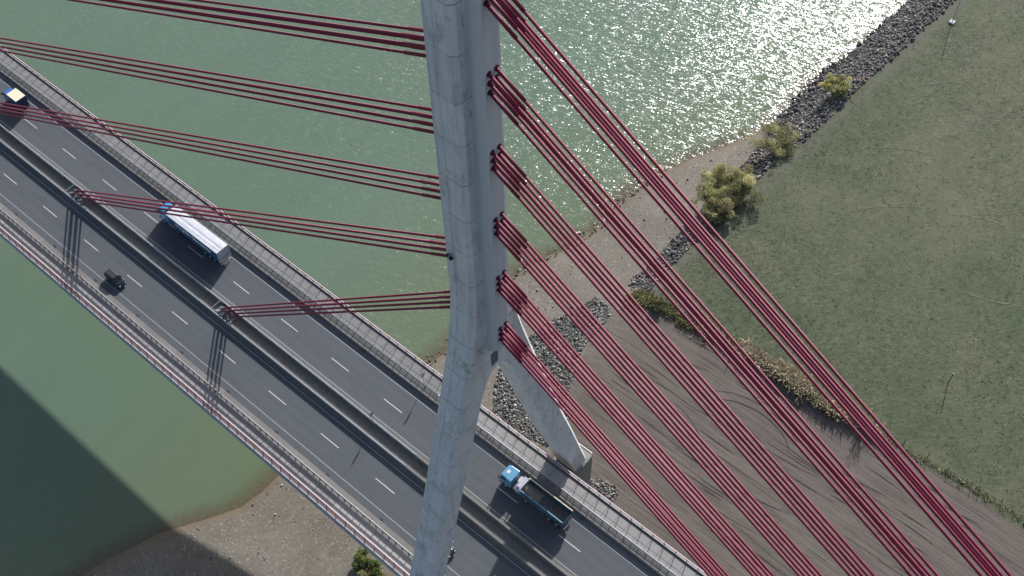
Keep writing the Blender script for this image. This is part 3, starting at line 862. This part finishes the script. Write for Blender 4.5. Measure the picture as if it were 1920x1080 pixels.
# ------------------------------------------------------------------ stay cables
ZG = [57.6, 66.8, 76.0, 85.2, 94.4, 103.6]
XL = [-60.1, -100.2, -137.5, -174., -210.]
XR = [94.1, 113.3, 128.9, 143.1, 159.4, 175.1]
ORD = ['lowest', 'second-lowest', 'third-lowest', 'fourth-lowest', 'fifth-lowest', 'highest']
GRP = 'red stay cables fanning from the pylon to the deck'
ring_b = MB(); ring_b.tube((0, 0, 0), (.16, 0, 0), .30, n=14)
def cable(sx, gi, col, row, xd, zp):
    side = 'river side' if sx < 0 else 'land side'
    dz = 1.0*(1-row)
    y = -.45 if col == 0 else .45
    A = Vector((PXC+sx*(AX-.05), y, zp+dz))
    ratio = abs(xd-A.x)/(zp-1.0)
    B = Vector((xd+sx*dz*ratio*.95, y, .55))
    lab = f"red stay cable on the {side}, {ORD[gi]} bundle, {['upper','middle','lower'][row]} cable of the {['near','far'][col]} row"
    root = thing('stay_cable', lab, 'stay cable', tuple(B), 0, GRP)
    d = (A-B); L = d.length; u = d.normalized()
    b = MB(); b.tube(u*.9, u*(L-3.4), .138, n=12); b.build('strand', M_CAB, root, smooth=False)
    b = MB(); b.tube(u*(L-3.5), u*(L-.05), .175, n=12); b.build('sleeve', M_SLV, root)
    b = MB(); b.tube(d+Vector((sx*.02, 0, 0)), d+Vector((sx*.12, 0, 0)), .29, .27, n=16); b.build('collar', M_COLL, root)
    b = MB(); b.tube(u*-.6, u*1.0, .17, n=10); b.build('deck_socket', M_STEEL, root)
    for c in root.children:
        c.data.polygons.foreach_set('use_smooth', [len(p.vertices) == 4 for p in c.data.polygons])
for gi in range(5):
    for col in (0, 1):
        for row in range(3): cable(-1, gi, col, row, XL[gi], ZG[gi])
for gi in range(6):
    for col in (0, 1):
        for row in range(3): cable(1, gi, col, row, XR[gi], ZG[gi])
AW = ['nearest the pylon, on the river side', 'one bundle farther out over the river']
for i, x in enumerate(XL[:2]):
    r = thing('cable_anchorage', 'grey steel cable anchorage frame in the median '+AW[i], 'anchorage', (x, 0, .075), 0, 'cable anchorages in the median')
    b = MB(); b.box(-1.9, 2.1, -.75, .75, 0, .12)
    for k in (-1.2, 0, 1.2):
        for y in (-.45, .45): b.box(k-.3, k+.3, y-.28, y+.28, .12, .55)
    b.build('base_plate', M_STEEL, r, bevel=.02)
    for xx in (-2.1,):
        b = MB(); b.tube((xx, -.95, 0), (xx, -.95, 1.0), .05, n=6); b.tube((xx, .95, 0), (xx, .95, 1.0), .05, n=6); b.tube((xx, -.95, 1.0), (xx, .95, 1.0), .06, n=6)
        b.build('guard_frame', M_GALV, r)
    for k in range(3):
        b = MB(); b.tube((-.9+k*1.3, -.95, 0), (-.9+k*1.3, -.75, 1.1), .05, n=6); b.tube((-.9+k*1.3, .8, 0), (-.9+k*1.3, .55, .9), .04, n=6)
        b.build('brace', M_GALV, r)

# ------------------------------------------------------------------ vehicles
def wheel(root, x, y, r=.5, w=.32, side=1):
    b = MB(); n = 18
    b.tube((x, y-w/2, r), (x, y+w/2, r), r, n=n); wo_ = b.build('wheel', M_TYRE, root, bevel=.04)
    b = MB(); yo = y+side*w/2; b.tube((x, yo-side*.02, r), (x, yo+side*.03, r), r*.58, r*.5, n=14); b.tube((x, yo+side*.02, r), (x, yo+side*.07, r), r*.2, r*.16, n=10)
    b.build('rim', M_RIM, wo_)
def panel_y(root, name, poly, y, mat, t=.012):
    """flat panel on a side face at y"""
    b = MB(); s = 1 if y > 0 else -1
    b.loft([[(x, y, z) for x, z in poly], [(x, y+s*t, z) for x, z in poly]]); return b.build(name, mat, root)
def panel_x(root, name, poly, x, mat, t=.012, slope=0.):
    b = MB()
    b.loft([[(x-slope*(z-poly[0][1]), y, z) for y, z in poly], [(x+t-slope*(z-poly[0][1]), y, z) for y, z in poly]]); return b.build(name, mat, root)

def truck_cab(root, x0, L, W, z0, H, mat, deflector=None):
    """a cab-over cab; x0 rear face, facing +x"""
    h = W/2
    b = MB(); b.side([(x0, z0, h), (x0+L, z0, h*.98), (x0+L, z0+H*.42, h*.98), (x0+L-.12, z0+H*.55, h*.96), (x0+L-.38, z0+H*.95, h*.9), (x0+L-.55, z0+H, h*.86), (x0, z0+H, h*.93)])
    c = b.build('cab', mat, root, bevel=.07)
    b = MB(); zA, zB = z0+H*.52, z0+H*.90
    xs = lambda z: x0+L-.10-(z-(z0+H*.55))/(H*.40)*.27
    b.add([(xs(zA)+.02, -h*.86, zA), (xs(zA)+.02, h*.86, zA), (xs(zB)+.02, h*.8, zB), (xs(zB)+.02, -h*.8, zB), (xs(zA)-.05, -h*.86, zA), (xs(zA)-.05, h*.86, zA), (xs(zB)-.05, h*.8, zB), (xs(zB)-.05, -h*.8, zB)],
          [(0, 1, 2, 3), (4, 7, 6, 5), (0, 4, 5, 1), (1, 5, 6, 2), (2, 6, 7, 3), (3, 7, 4, 0)])
    b.build('windscreen', M_GLASS, c)
    for s in (-1, 1):
        panel_y(c, 'side_window', [(x0+L*.45, zA), (x0+L-.22, zA), (x0+L-.42, zB), (x0+L*.45, zB)], s*h*.975, M_GLASS, .03)
        b = MB(); b.box(x0+L-.12, x0+L+.08, s*(h+.08)-.09, s*(h+.08)+.09, z0+H*.5, z0+H*.8); b.box(x0+L-.1, x0+L-.04, min(s*(h-.1), s*(h+.05)), max(s*(h-.1), s*(h+.05)), z0+H*.78, z0+H*.81); b.build('mirror', M_CHAS, c)
        b = MB(); b.box(x0+L-.01, x0+L+.03, s*h*.72-.2, s*h*.72+.2, z0+.12, z0+.32); b.build('headlight', M_LAMPW, c)
    b = MB(); b.box(x0+L-.02, x0+L+.02, -h*.6, h*.6, z0+.3, z0+H*.36)
    for q in range(4): b.box(x0+L+.02, x0+L+.035, -h*.55, h*.55, z0+.36+q*.16, z0+.42+q*.16)
    b.build('grille', M_CHAS, c)
    b = MB(); b.box(x0+L-.25, x0+L+.06, -h*.97, h*.97, z0-.42, z0-.02); b.build('bumper', M_CHAS, c, bevel=.05)
    return c

# --- articulated truck, far carriageway
BLUE_C = car_paint('cyan_blue_cab_paint', (.012, .25, .48), .3, .12)
NAVY_T = simple('blue_tarpaulin', (.014, .085, .165), .55, .2, .9)
WHITE_R = simple('white_tarp_roof', (.50, .50, .54), .6, .12, .9)
WHITE_D = simple('grey_white_doors', (.40, .40, .43), .45, .15, .8)
r = thing('articulated_truck', 'long truck with bright blue cab and white-roofed blue trailer', 'truck', (-74.87, 7.42, .03), math.pi)
def semi():
    b = MB()
    # sides as slightly bulging tarp between posts
    rings = []
    for i in range(29):
        x = -6.75+13.5*i/28; bl = .03*abs(math.sin(math.pi*i/4))
        rings.append([(x, -1.24-bl*.2, 1.15), (x, -1.25-bl, 2.4), (x, -1.25-bl*.4, 3.86), (x, 1.25+bl*.4, 3.86), (x, 1.25+bl, 2.4), (x, 1.24+bl*.2, 1.15)])
    b.loft(rings)
    tr = b.build('trailer', NAVY_T, r)
    # roof skin: sagging between hoops, two long troughs
    b = MB(); rings = []
    for i in range(41):
        x = -6.83+13.66*i/40
        sag = .018*math.sin(math.pi*i/2.0)**2
        ring = []
        for j in range(15):
            y = -1.27+2.54*j/14
            z = 3.94+.07*math.cos(y/1.27*math.pi/2)-.055*math.exp(-((y-.22)/.2)**2)*(1 if -6.5 < x < 4.5 else .2)-.035*math.exp(-((y-.82)/.12)**2)*(1 if x < -1 else .1)-sag
            ring.append((x, y, z))
        ring += [(x, 1.27, 3.86), (x, -1.27, 3.86)]
        rings.append(ring)
    b.loft(rings); b.build('roof', WHITE_R, tr, smooth=False)
    b = MB(); b.box(-6.86, -6.76, -1.27, 1.27, 1.05, 3.93); d = b.build('rear_door', WHITE_D, tr, bevel=.02)
    b = MB()
    for y in (-.95, -.35, .35, .95): b.tube((-6.89, y, 1.15), (-6.89, y, 3.85), .025, n=6)
    b.box(-6.875, -6.86, -.02, .02, 1.1, 3.9); b.box(-6.9, -6.85, -1.27, 1.27, 1.9, 1.98)
    b.build('lock_rod', M_CHAS, d)
    b = MB(); b.box(6.74, 6.84, -1.26, 1.26, 1.1, 3.92); b.build('front_wall', WHITE_D, tr)
    b = MB(); b.box(-6.6, 5.6, -1.15, 1.15, .98, 1.14); b.box(-6.5, 6.5, -.45, .45, .75, 1.0)
    for s in (-1, 1): b.box(-1.8, 3.6, s*1.2-.03, s*1.2+.03, .45, 1.0)
    b.build('chassis', M_CHAS, tr)
    b = MB(); b.box(-6.85, -6.7, -1.2, 1.2, .45, .62); b.build('rear_bumper', WHITE_D, tr)
    for s in (-1, 1):
        b = MB(); b.box(-6.88, -6.84, s*1.0-.2, s*1.0+.2, .78, .92); b.build('tail_light', M_LAMPR, tr)
        for x in (-5.2, -3.9, -2.6): wheel(r, x, s*1.06, .5, .36, s)
        wheel(r, 4.7, s*1.0, .5, .5, s); wheel(r, 8.4, s*1.08, .5, .3, s)
        b = MB(); b.box(5.5, 7.2, s*.95-.25, s*.95+.25, .45, .95); b.build('fuel_tank', M_GALV, r, bevel=.08)
    b = MB(); b.box(4.0, 9.6, -.45, .45, .6, 1.0); b.build('tractor_frame', M_CHAS, r)
    c = truck_cab(r, 7.45, 2.25, 2.46, .95, 2.35, BLUE_C)
    b = MB(); b.side([(7.5, 3.27, 1.1), (9.15, 3.27, 1.02), (8.7, 3.62, .95), (7.5, 3.86, 1.08)]); b.build('roof_deflector', BLUE_C, c, bevel=.1)
    # white lettering on the side seen from the camera (the truck's left flank)
    cu = bpy.data.curves.new('lettering', 'FONT'); cu.body = 'Vergelim Sluteboms'; cu.size = 1.22; cu.offset = .035; cu.extrude = .004; cu.align_x = 'CENTER'
    cu.space_character = 1.02
    o = bpy.data.objects.new('lettering', cu); COL.objects.link(o)
    dg = bpy.context.evaluated_depsgraph_get(); me = bpy.data.meshes.new_from_object(o.evaluated_get(dg)); bpy.data.objects.remove(o)
    me.materials.clear(); me.materials.append(simple('white_lettering', (.85, .88, .92), .5, .05, 2))
    for s in (1,):
        o = bpy.data.objects.new('lettering', me); COL.objects.link(o); o.parent = tr
        xs_ = [v.co.x for v in me.vertices]; k = 9.3/(max(xs_)-min(xs_))
        o.scale = (k, k*1.05, 1)
        o.location = (-.3, 1.305, 2.55); o.rotation_euler = (R(90), 0, R(180))
semi()

# --- dump truck, far carriageway beside the pylon
BLUE_D = car_paint('sky_blue_truck_paint', (.09, .26, .40), .35, .25)
M_TRAIL = simple('blue_grey_rail', (.10, .19, .29), .45, .25, 1.5)
TEAL = simple('teal_tipper_paint', (.032, .085, .115), .45, .2, 1.2)
CREAM = simple('cream_side_board', (.52, .47, .34), .6, .15, 1.5)
BEDM = simple('dirty_bed_steel', (.10, .097, .098), .6, .3, 1.5)
SAND = simple('tan_sand_load', (.27, .22, .165), .95, .3, 3, bump=.1)
r = thing('dump_truck', 'blue dump truck with open grey bed and a little sand beside the pylon', 'truck', (1.7, 7.42, .03), math.pi)
def dump():
    # body spans local x -6.1 .. 2.2 ; cab 3.9 .. 6.2
    b = MB(); h = 1.25
    b.box(-6.0, 2.1, -h+.06, h-.06, 1.35, 1.5)
    bed = b.build('bed', BEDM, r)
    for s in (-1, 1):
        y0, y1 = sorted((s*(h-.07), s*h)); b = MB(); b.box(-6.0, 2.1, y0, y1, 1.35, 2.85)
        for x in np.arange(-5.6, 2, 1.25): b.box(x-.06, x+.06, min(s*h, s*(h+.05)), max(s*h, s*(h+.05)), 1.4, 2.8)
        b.build('side_wall', TEAL, bed)
        y0, y1 = sorted((s*(h-.12), s*(h+.07))); b = MB(); b.box(-6.05, 2.15, y0, y1, 2.85, 3.0); b.build('top_rail', CREAM if s < 0 else M_TRAIL, bed, bevel=.03)
    b = MB(); b.box(-6.12, -6.0, -h, h, 1.35, 2.8); b.box(-6.16, -6.0, -h, h, 2.55, 2.8); b.build('tailgate', TEAL, bed, bevel=.02)
    b = MB(); b.side([(2.1, 1.35, h), (2.25, 1.35, h), (2.25, 3.0, h), (2.1, 3.0, h)]); b.side([(2.2, 2.9, 1.0), (2.9, 3.05, .95), (2.9, 3.12, .95), (2.2, 3.0, 1.0)]); b.build('headboard', WHITE_D, bed, bevel=.02)
    b = MB(); rings = []
    for i in range(9):
        x = 2.05-2.9*i/8; k = (1-i/8)**1.3
        rings.append([(x, y, 1.5+1.05*k*max(0, 1-(y/1.35)**2)*rnd.uniform(.85, 1.1)) for y in np.linspace(-1.15, 1.15, 11)])
    b.loft(rings, cap=False, closed=False); b.build('sand_load', SAND, bed, smooth=True)
    b = MB(); b.box(-5.9, 6.0, -.45, .45, .75, 1.15); b.box(-5.9, 2, -.9, .9, 1.15, 1.34); b.build('chassis', M_CHAS, r)
    b = MB(); b.tube((2.9, .95, .5), (2.9, .95, 2.9), .09, n=8); b.box(2.4, 3.7, -1.1, -.4, .9, 1.9); b.box(2.45, 3.6, .2, 1.05, .9, 1.7); b.box(2.5, 3.5, -.35, .15, 1.0, 2.3); b.build('equipment_box', WHITE_D, r, bevel=.05)
    b = MB(); b.box(-6.1, -5.95, -1.15, 1.15, .5, .7); b.build('rear_bumper', M_CHAS, r)
    for s in (-1, 1):
        for x in (-4.9, -3.5, 1.0, 4.9): wheel(r, x, s*1.02, .52, .42 if x < 0 else .32, s)
        b = MB(); b.box(-6.14, -6.08, s*.95-.2, s*.95+.2, .75, .92); b.build('tail_light', M_LAMPR, r)
        b = MB(); b.side([(4.2, .95, .01), (5.6, .95, .01), (5.4, 1.2, .01), (4.4, 1.2, .01)]); 
        o = b.build('mudguard', M_CHAS, r); o.location = (0, s*1.2, 0)
    c = truck_cab(r, 3.95, 2.2, 2.46, .95, 2.1, BLUE_D)
    b = MB(); b.box(5.0, 5.5, -.3, .3, 3.045, 3.09); b.build('roof_hatch', WHITE_R, c, bevel=.02)
    b = MB(); b.side([(5.15, 3.0, 1.0), (5.95, 2.95, .95), (5.9, 3.06, .95), (5.15, 3.09, 1.0)]); b.build('sun_visor', BLUE_D, c)
dump()

# --- box truck at the left edge
BLUE_B = car_paint('mid_blue_paint', (.03, .11, .36), .35, .15)
NAVY_B = simple('navy_box_side', (.012, .022, .075), .5, .2, 1)
CREAM_R = simple('cream_box_roof', (.66, .60, .44), .6, .06, 1)
r = thing('box_truck', 'small blue box truck with cream roof at the left edge of the photo', 'truck', (-128.6, 6.95, .03), math.pi)
def boxtruck():
    b = MB(); b.box(-3.1, -.05, -1.07, 1.07, .95, 3.33); bx = b.build('box', NAVY_B, r, bevel=.03)
    b = MB(); b.box(-3.13, -.02, -1.1, 1.1, 3.33, 3.42); b.build('roof', CREAM_R, bx, bevel=.03)
    b = MB(); b.box(-3.13, -3.1, -.02, .02, 1.0, 3.25)
    for y in (-.5, .5): b.tube((-3.14, y, 1.0), (-3.14, y, 3.2), .02, n=6)
    b.build('lock_rod', M_CHAS, bx)
    b = MB(); b.box(-3.0, 2.4, -.4, .4, .55, .93); b.build('chassis', M_CHAS, r)
    b = MB(); b.box(-3.1, -3.0, -1, 1, .5, .65); b.build('rear_bumper', M_CHAS, r)
    for s in (-1, 1):
        for x in (-2.0, 1.6): wheel(r, x, s*.88, .42, .3, s)
        b = MB(); b.box(-3.13, -3.09, s*.85-.15, s*.85+.15, .72, .88); b.build('tail_light', M_LAMPR, r)
    truck_cab(r, .1, 2.3, 2.0, .75, 1.85, BLUE_B)
boxtruck()

# --- cars on the near carriageway
BLACK_P = car_paint('black_car_paint', (.012, .015, .02), .22, .08)
def make_car(label, loc, mat, soft):
    r = thing('car', label, 'car', loc, 0)
    b = MB(); b.side([(-2.0, .35, .80), (1.95, .35, .80), (2.05, .5, .76), (2.03, .78, .74), (1.75, .92, .78), (.85, 1.02, .84), (-1.95, 1.05, .84), (-2.05, .7, .8)])
    body = b.build('body', mat, r, bevel=.14)
    b = MB(); b.side([(-1.98, 1.03, .80), (1.0, 1.0, .80), (.38, 1.56, .66), (.2, 1.62, .63), (-1.6, 1.64, .63), (-1.82, 1.56, .65)])
    cab_ = b.build('roof', soft, r, bevel=.16)
    def ws(x0, z0, w0, x1, z1, w1, name, d):
        b = MB(); b.add([(x0, -w0, z0), (x0, w0, z0), (x1, w1, z1), (x1, -w1, z1), (x0-d, -w0, z0-.02), (x0-d, w0, z0-.02), (x1-d, w1, z1-.02), (x1-d, -w1, z1-.02)], [(0, 1, 2, 3), (7, 6, 5, 4), (0, 4, 5, 1), (1, 5, 6, 2), (2, 6, 7, 3), (3, 7, 4, 0)])
        b.build(name, M_GLASS, r)
    ws(.99, 1.06, .70, .45, 1.535, .58, 'windscreen', .03)
    ws(-1.985, 1.12, .66, -1.87, 1.5, .56, 'rear_window', -.03)
    for s in (-1, 1):
        b = MB(); b.add([(-1.5, s*.79, 1.1), (.75, s*.79, 1.1), (.33, s*.69, 1.5), (-1.55, s*.685, 1.52), (-1.5, s*.74, 1.1), (.75, s*.74, 1.1), (.33, s*.64, 1.5), (-1.55, s*.635, 1.52)], [(0, 1, 2, 3), (7, 6, 5, 4), (0, 4, 5, 1), (1, 5, 6, 2), (2, 6, 7, 3), (3, 7, 4, 0)])
        b.build('side_window', M_GLASS, r)
        for x in (-1.3, 1.28): wheel(r, x, s*.76, .36, .24, s)
        b = MB(); b.tube((1.98, s*.55, .72), (2.06, s*.55, .72), .11, n=10); b.build('headlight', M_LAMPW, body)
        b = MB(); b.box(-2.07, -2.02, s*.68-.1, s*.68+.1, .72, .95); b.build('tail_light', M_LAMPR, body)
        b = MB(); b.box(.62, .82, s*.92-.09, s*.92+.09, 1.08, 1.24); b.build('mirror', mat, body, bevel=.03)
    b = MB(); b.box(2.0, 2.12, -.72, .72, .38, .55); b.build('bumper', M_CHAS, body, bevel=.04)
    b = MB(); b.box(1.15, 1.7, -.45, .45, .955, .99); b.build('bonnet_vent', mat, body, bevel=.03)
    return r
make_car('small black car on the near carriageway, fully in view', (-79.85, -7.45, .03), BLACK_P, simple('black_soft_top', (.018, .019, .022), .55, .2, 4))
GREYC = car_paint('dark_grey_car_paint', (.02, .021, .023), .3, .1)
make_car('dark car half hidden behind the lower leg of the pylon', (-4.15, -7.1, .03), GREYC, GREYC)

# ------------------------------------------------------------------ road signs
def sign(label, x, y, zb, z0, z1, w, braces):
    r = thing('road_sign', label, 'road sign', (x, y, zb), 0, 'road signs seen edge-on beside the carriageways')
    b = MB()
    b.tube((0, 0, 0), (0, 0, z1), .045, n=8)
    if braces:
        b.tube((-.6, -.25, 0), (0, 0, 1.6), .03, n=6); b.tube((.5, -.25, 0), (0, 0, 1.6), .03, n=6)
    b.build('post', M_GALV, r)
    b = MB(); b.box(.05, .08, -w/2, w/2, z0, z1); b.build('sign_plate', simple('sign_back', (.30, .31, .33), .5, .08, 3, metal=.3), r, bevel=.01)
sign('grey back of a road sign standing in the guardrail of the median', -26.2, 1.0, .07, 2.85, 4.0, .8, True)
sign('thin road sign standing by the guardrail of the far walkway', -24.85, 11.35, .17, 2.75, 3.95, .8, False)

# ------------------------------------------------------------------ fence and poles on the meadow
fr = thing('wire_fence', 'low wire fence with wooden posts between meadow and brown field', 'fence')
fx_ = [-11.4, -9.6, 3.0, 9.6, 15.0, 20.3, 27.0, 32.7, 38.3, 42.7, 46.5, 50.8, 52.2, 56.2, 60.5, 64.5]
pts = []
for i, x in enumerate(fx_):
    y = float(np.interp(x, [-12, 0, 10, 38, 48, 56, 66], [60.6, 61.5, 63.0, 63.4, 63.3, 63.9, 64.8])); z = float(ground_z(x, y))
    h = rnd.uniform(1.0, 1.35); pts.append((x, y, z+h*.8))
    b = MB(); b.tube((x, y, z-.3), (x+rnd.uniform(-.08, .08), y+rnd.uniform(-.08, .08), z+h), .075, .06, n=7); b.build('post', M_WOOD, fr)
b = MB()
for i in range(len(pts)-1):
    for dz in (0, -.4):
        b.tube((pts[i][0], pts[i][1], pts[i][2]+dz), (pts[i+1][0], pts[i+1][1], pts[i+1][2]+dz), .006, n=4)
b.build('wire', M_GALV, fr)
def pole(label, x, y, h, base):
    z = float(ground_z(x, y))
    r = thing('marker_pole', label, 'pole', (x, y, z))
    b = MB(); b.tube((0, 0, -.4), (0, 0, h), .10, .07, n=8); b.build('post', M_WOOD if not base else M_GALV, r)
    b = MB(); b.tube((0, 0, h), (0, 0, h+.16), .11, .08, n=8); b.build('cap', M_LAMPW, r)
    if base:
        b = MB(); b.box(-.6, .6, -.6, .6, -.3, .35); b.build('base_block', M_WKERB, r, bevel=.03)
pole('short pole with a white tip standing alone in the meadow', 38.4, 78.6, 3.4, False)
pole('tall grey pole on a white base block near the riprap at the top', -5.9, 163.9, 7.0, True)

# ------------------------------------------------------------------ trees and bushes
def tree(name, label, cat, x, y, rad, h, leaves, cols, sq=.8, seed=1, lsize=.2, group='willow bushes on the riverbank', dens=1.0):
    g = np.random.default_rng(seed)
    z = float(ground_z(x, y))
    r = thing(name, label, cat, (x, y, z), 0, group)
    b = MB(); tips = []
    ns = g.integers(5, 8)
    for s in range(ns):
        a = 2*np.pi*s/ns+g.uniform(-.3, .3); q = g.uniform(.3, .75)*rad
        p0 = Vector((g.uniform(-.25, .25), g.uniform(-.25, .25), -.2)); p1 = Vector((math.cos(a)*q*.45, math.sin(a)*q*.45, h*.38)); p2 = Vector((math.cos(a)*q, math.sin(a)*q, h*g.uniform(.62, .85)))
        b.tube(p0, p1, .045*h**.7, .03*h**.7, n=6); b.tube(p1, p2, .03*h**.7, .012*h**.7, n=5); tips += [p1*.5+p2*.5, p2]
        for k in range(4):
            a2 = a+g.uniform(-.9, .9); e = p1.lerp(p2, g.uniform(.2, .9)); q2 = rad*g.uniform(.25, .5)
            e2 = e+Vector((math.cos(a2)*q2, math.sin(a2)*q2, h*g.uniform(.02, .22))); b.tube(e, e2, .018*h**.6, .006*h**.6, n=4); tips.append(e2)
    b.build('trunk', M_BARK, r)
    T = np.array([tuple(t) for t in tips])
    # clump centres: the limb tips plus an uneven shell
    C = np.concatenate([T, T+g.normal(0, .22*rad, T.shape)*[1, 1, .6]])
    C = C[(C[:, 2] > .12*h)]
    C[:, 2] = np.minimum(C[:, 2], h*.96)
    cr = rad*g.uniform(.10, .30, len(C)); wgt = cr**2/np.sum(cr**2)
    tone = np.exp(g.normal(0, .28, len(C)))
    idx = g.choice(len(C), leaves, p=wgt)
    d = g.normal(size=(leaves, 3)); d /= np.linalg.norm(d, axis=1)[:, None]
    P = C[idx]+d*(cr[idx]*g.uniform(.3, 1.0, leaves)**.6)[:, None]*[1, 1, sq]
    P[:, 2] = np.maximum(P[:, 2], .1)
    s = lsize*g.uniform(.5, 1.3, leaves)
    u = g.normal(size=(leaves, 3)); u /= np.linalg.norm(u, axis=1)[:, None]
    w = np.cross(u, g.normal(size=(leaves, 3))); w /= np.linalg.norm(w, axis=1)[:, None]
    V = np.stack([P-u*s[:, None], P+w*s[:, None]*.42, P+u*s[:, None], P-w*s[:, None]*.42], 1).reshape(-1, 3)
    F = np.arange(leaves*4).reshape(-1, 4)
    base = np.array(cols)[g.integers(0, len(cols), len(C))][idx]*tone[idx][:, None]*np.exp(g.normal(0, .2, (leaves, 1)))
    mesh_np('crown', V, F, M_LEAF, np.repeat(base*1.1, 4, 0), parent=r)
YEL = [(.40, .37, .15), (.33, .34, .14), (.46, .41, .18), (.27, .29, .12)]
OLV = [(.27, .27, .13), (.22, .235, .11), (.32, .30, .15), (.36, .33, .17)]
DRK = [(.10, .12, .05), (.14, .15, .06), (.19, .18, .08)]
tree('willow_bush', 'yellow-green rounded bush, farthest one, on the riprap', 'bush', -15.2, 128.8, 2.9, 4.6, 11000, YEL, seed=3, lsize=.15)
tree('willow_bush', 'sparse dull green bush in the middle of the riprap bushes', 'bush', -16.8, 107.8, 4.2, 5.4, 13000, OLV, seed=5, lsize=.13)
tree('willow_bush', 'biggest yellowish bush on the riverbank, beside the gravel beach', 'bush', -17.8, 90.3, 5.6, 7.4, 34000, YEL+OLV, seed=8, lsize=.15)
tree('willow_bush', 'low dark green bush in front of the biggest yellowish bush', 'bush', -14.9, 84.6, 3.6, 3.4, 12000, DRK+OLV, seed=12, lsize=.17)
tree('bare_shrub', 'thin bare shrub at the fence, hidden by the outermost cables', 'shrub', 31.0, 61.6, 1.2, 4.4, 260, OLV, seed=15, lsize=.12, group=None)
tree('green_bush', 'bright green bush on the gravel under the near bridge edge', 'bush', -17.8, -12.2, 2.9, 1.9, 15000, [(.17, .24, .07), (.26, .28, .10), (.34, .32, .16), (.12, .18, .05)], seed=21, lsize=.16, group=None)
tree('green_bush', 'small dark green shrub at the corner where field and riprap meet', 'bush', -11.2, 59.0, 1.3, 1.5, 1800, DRK, seed=25, lsize=.15, group=None)
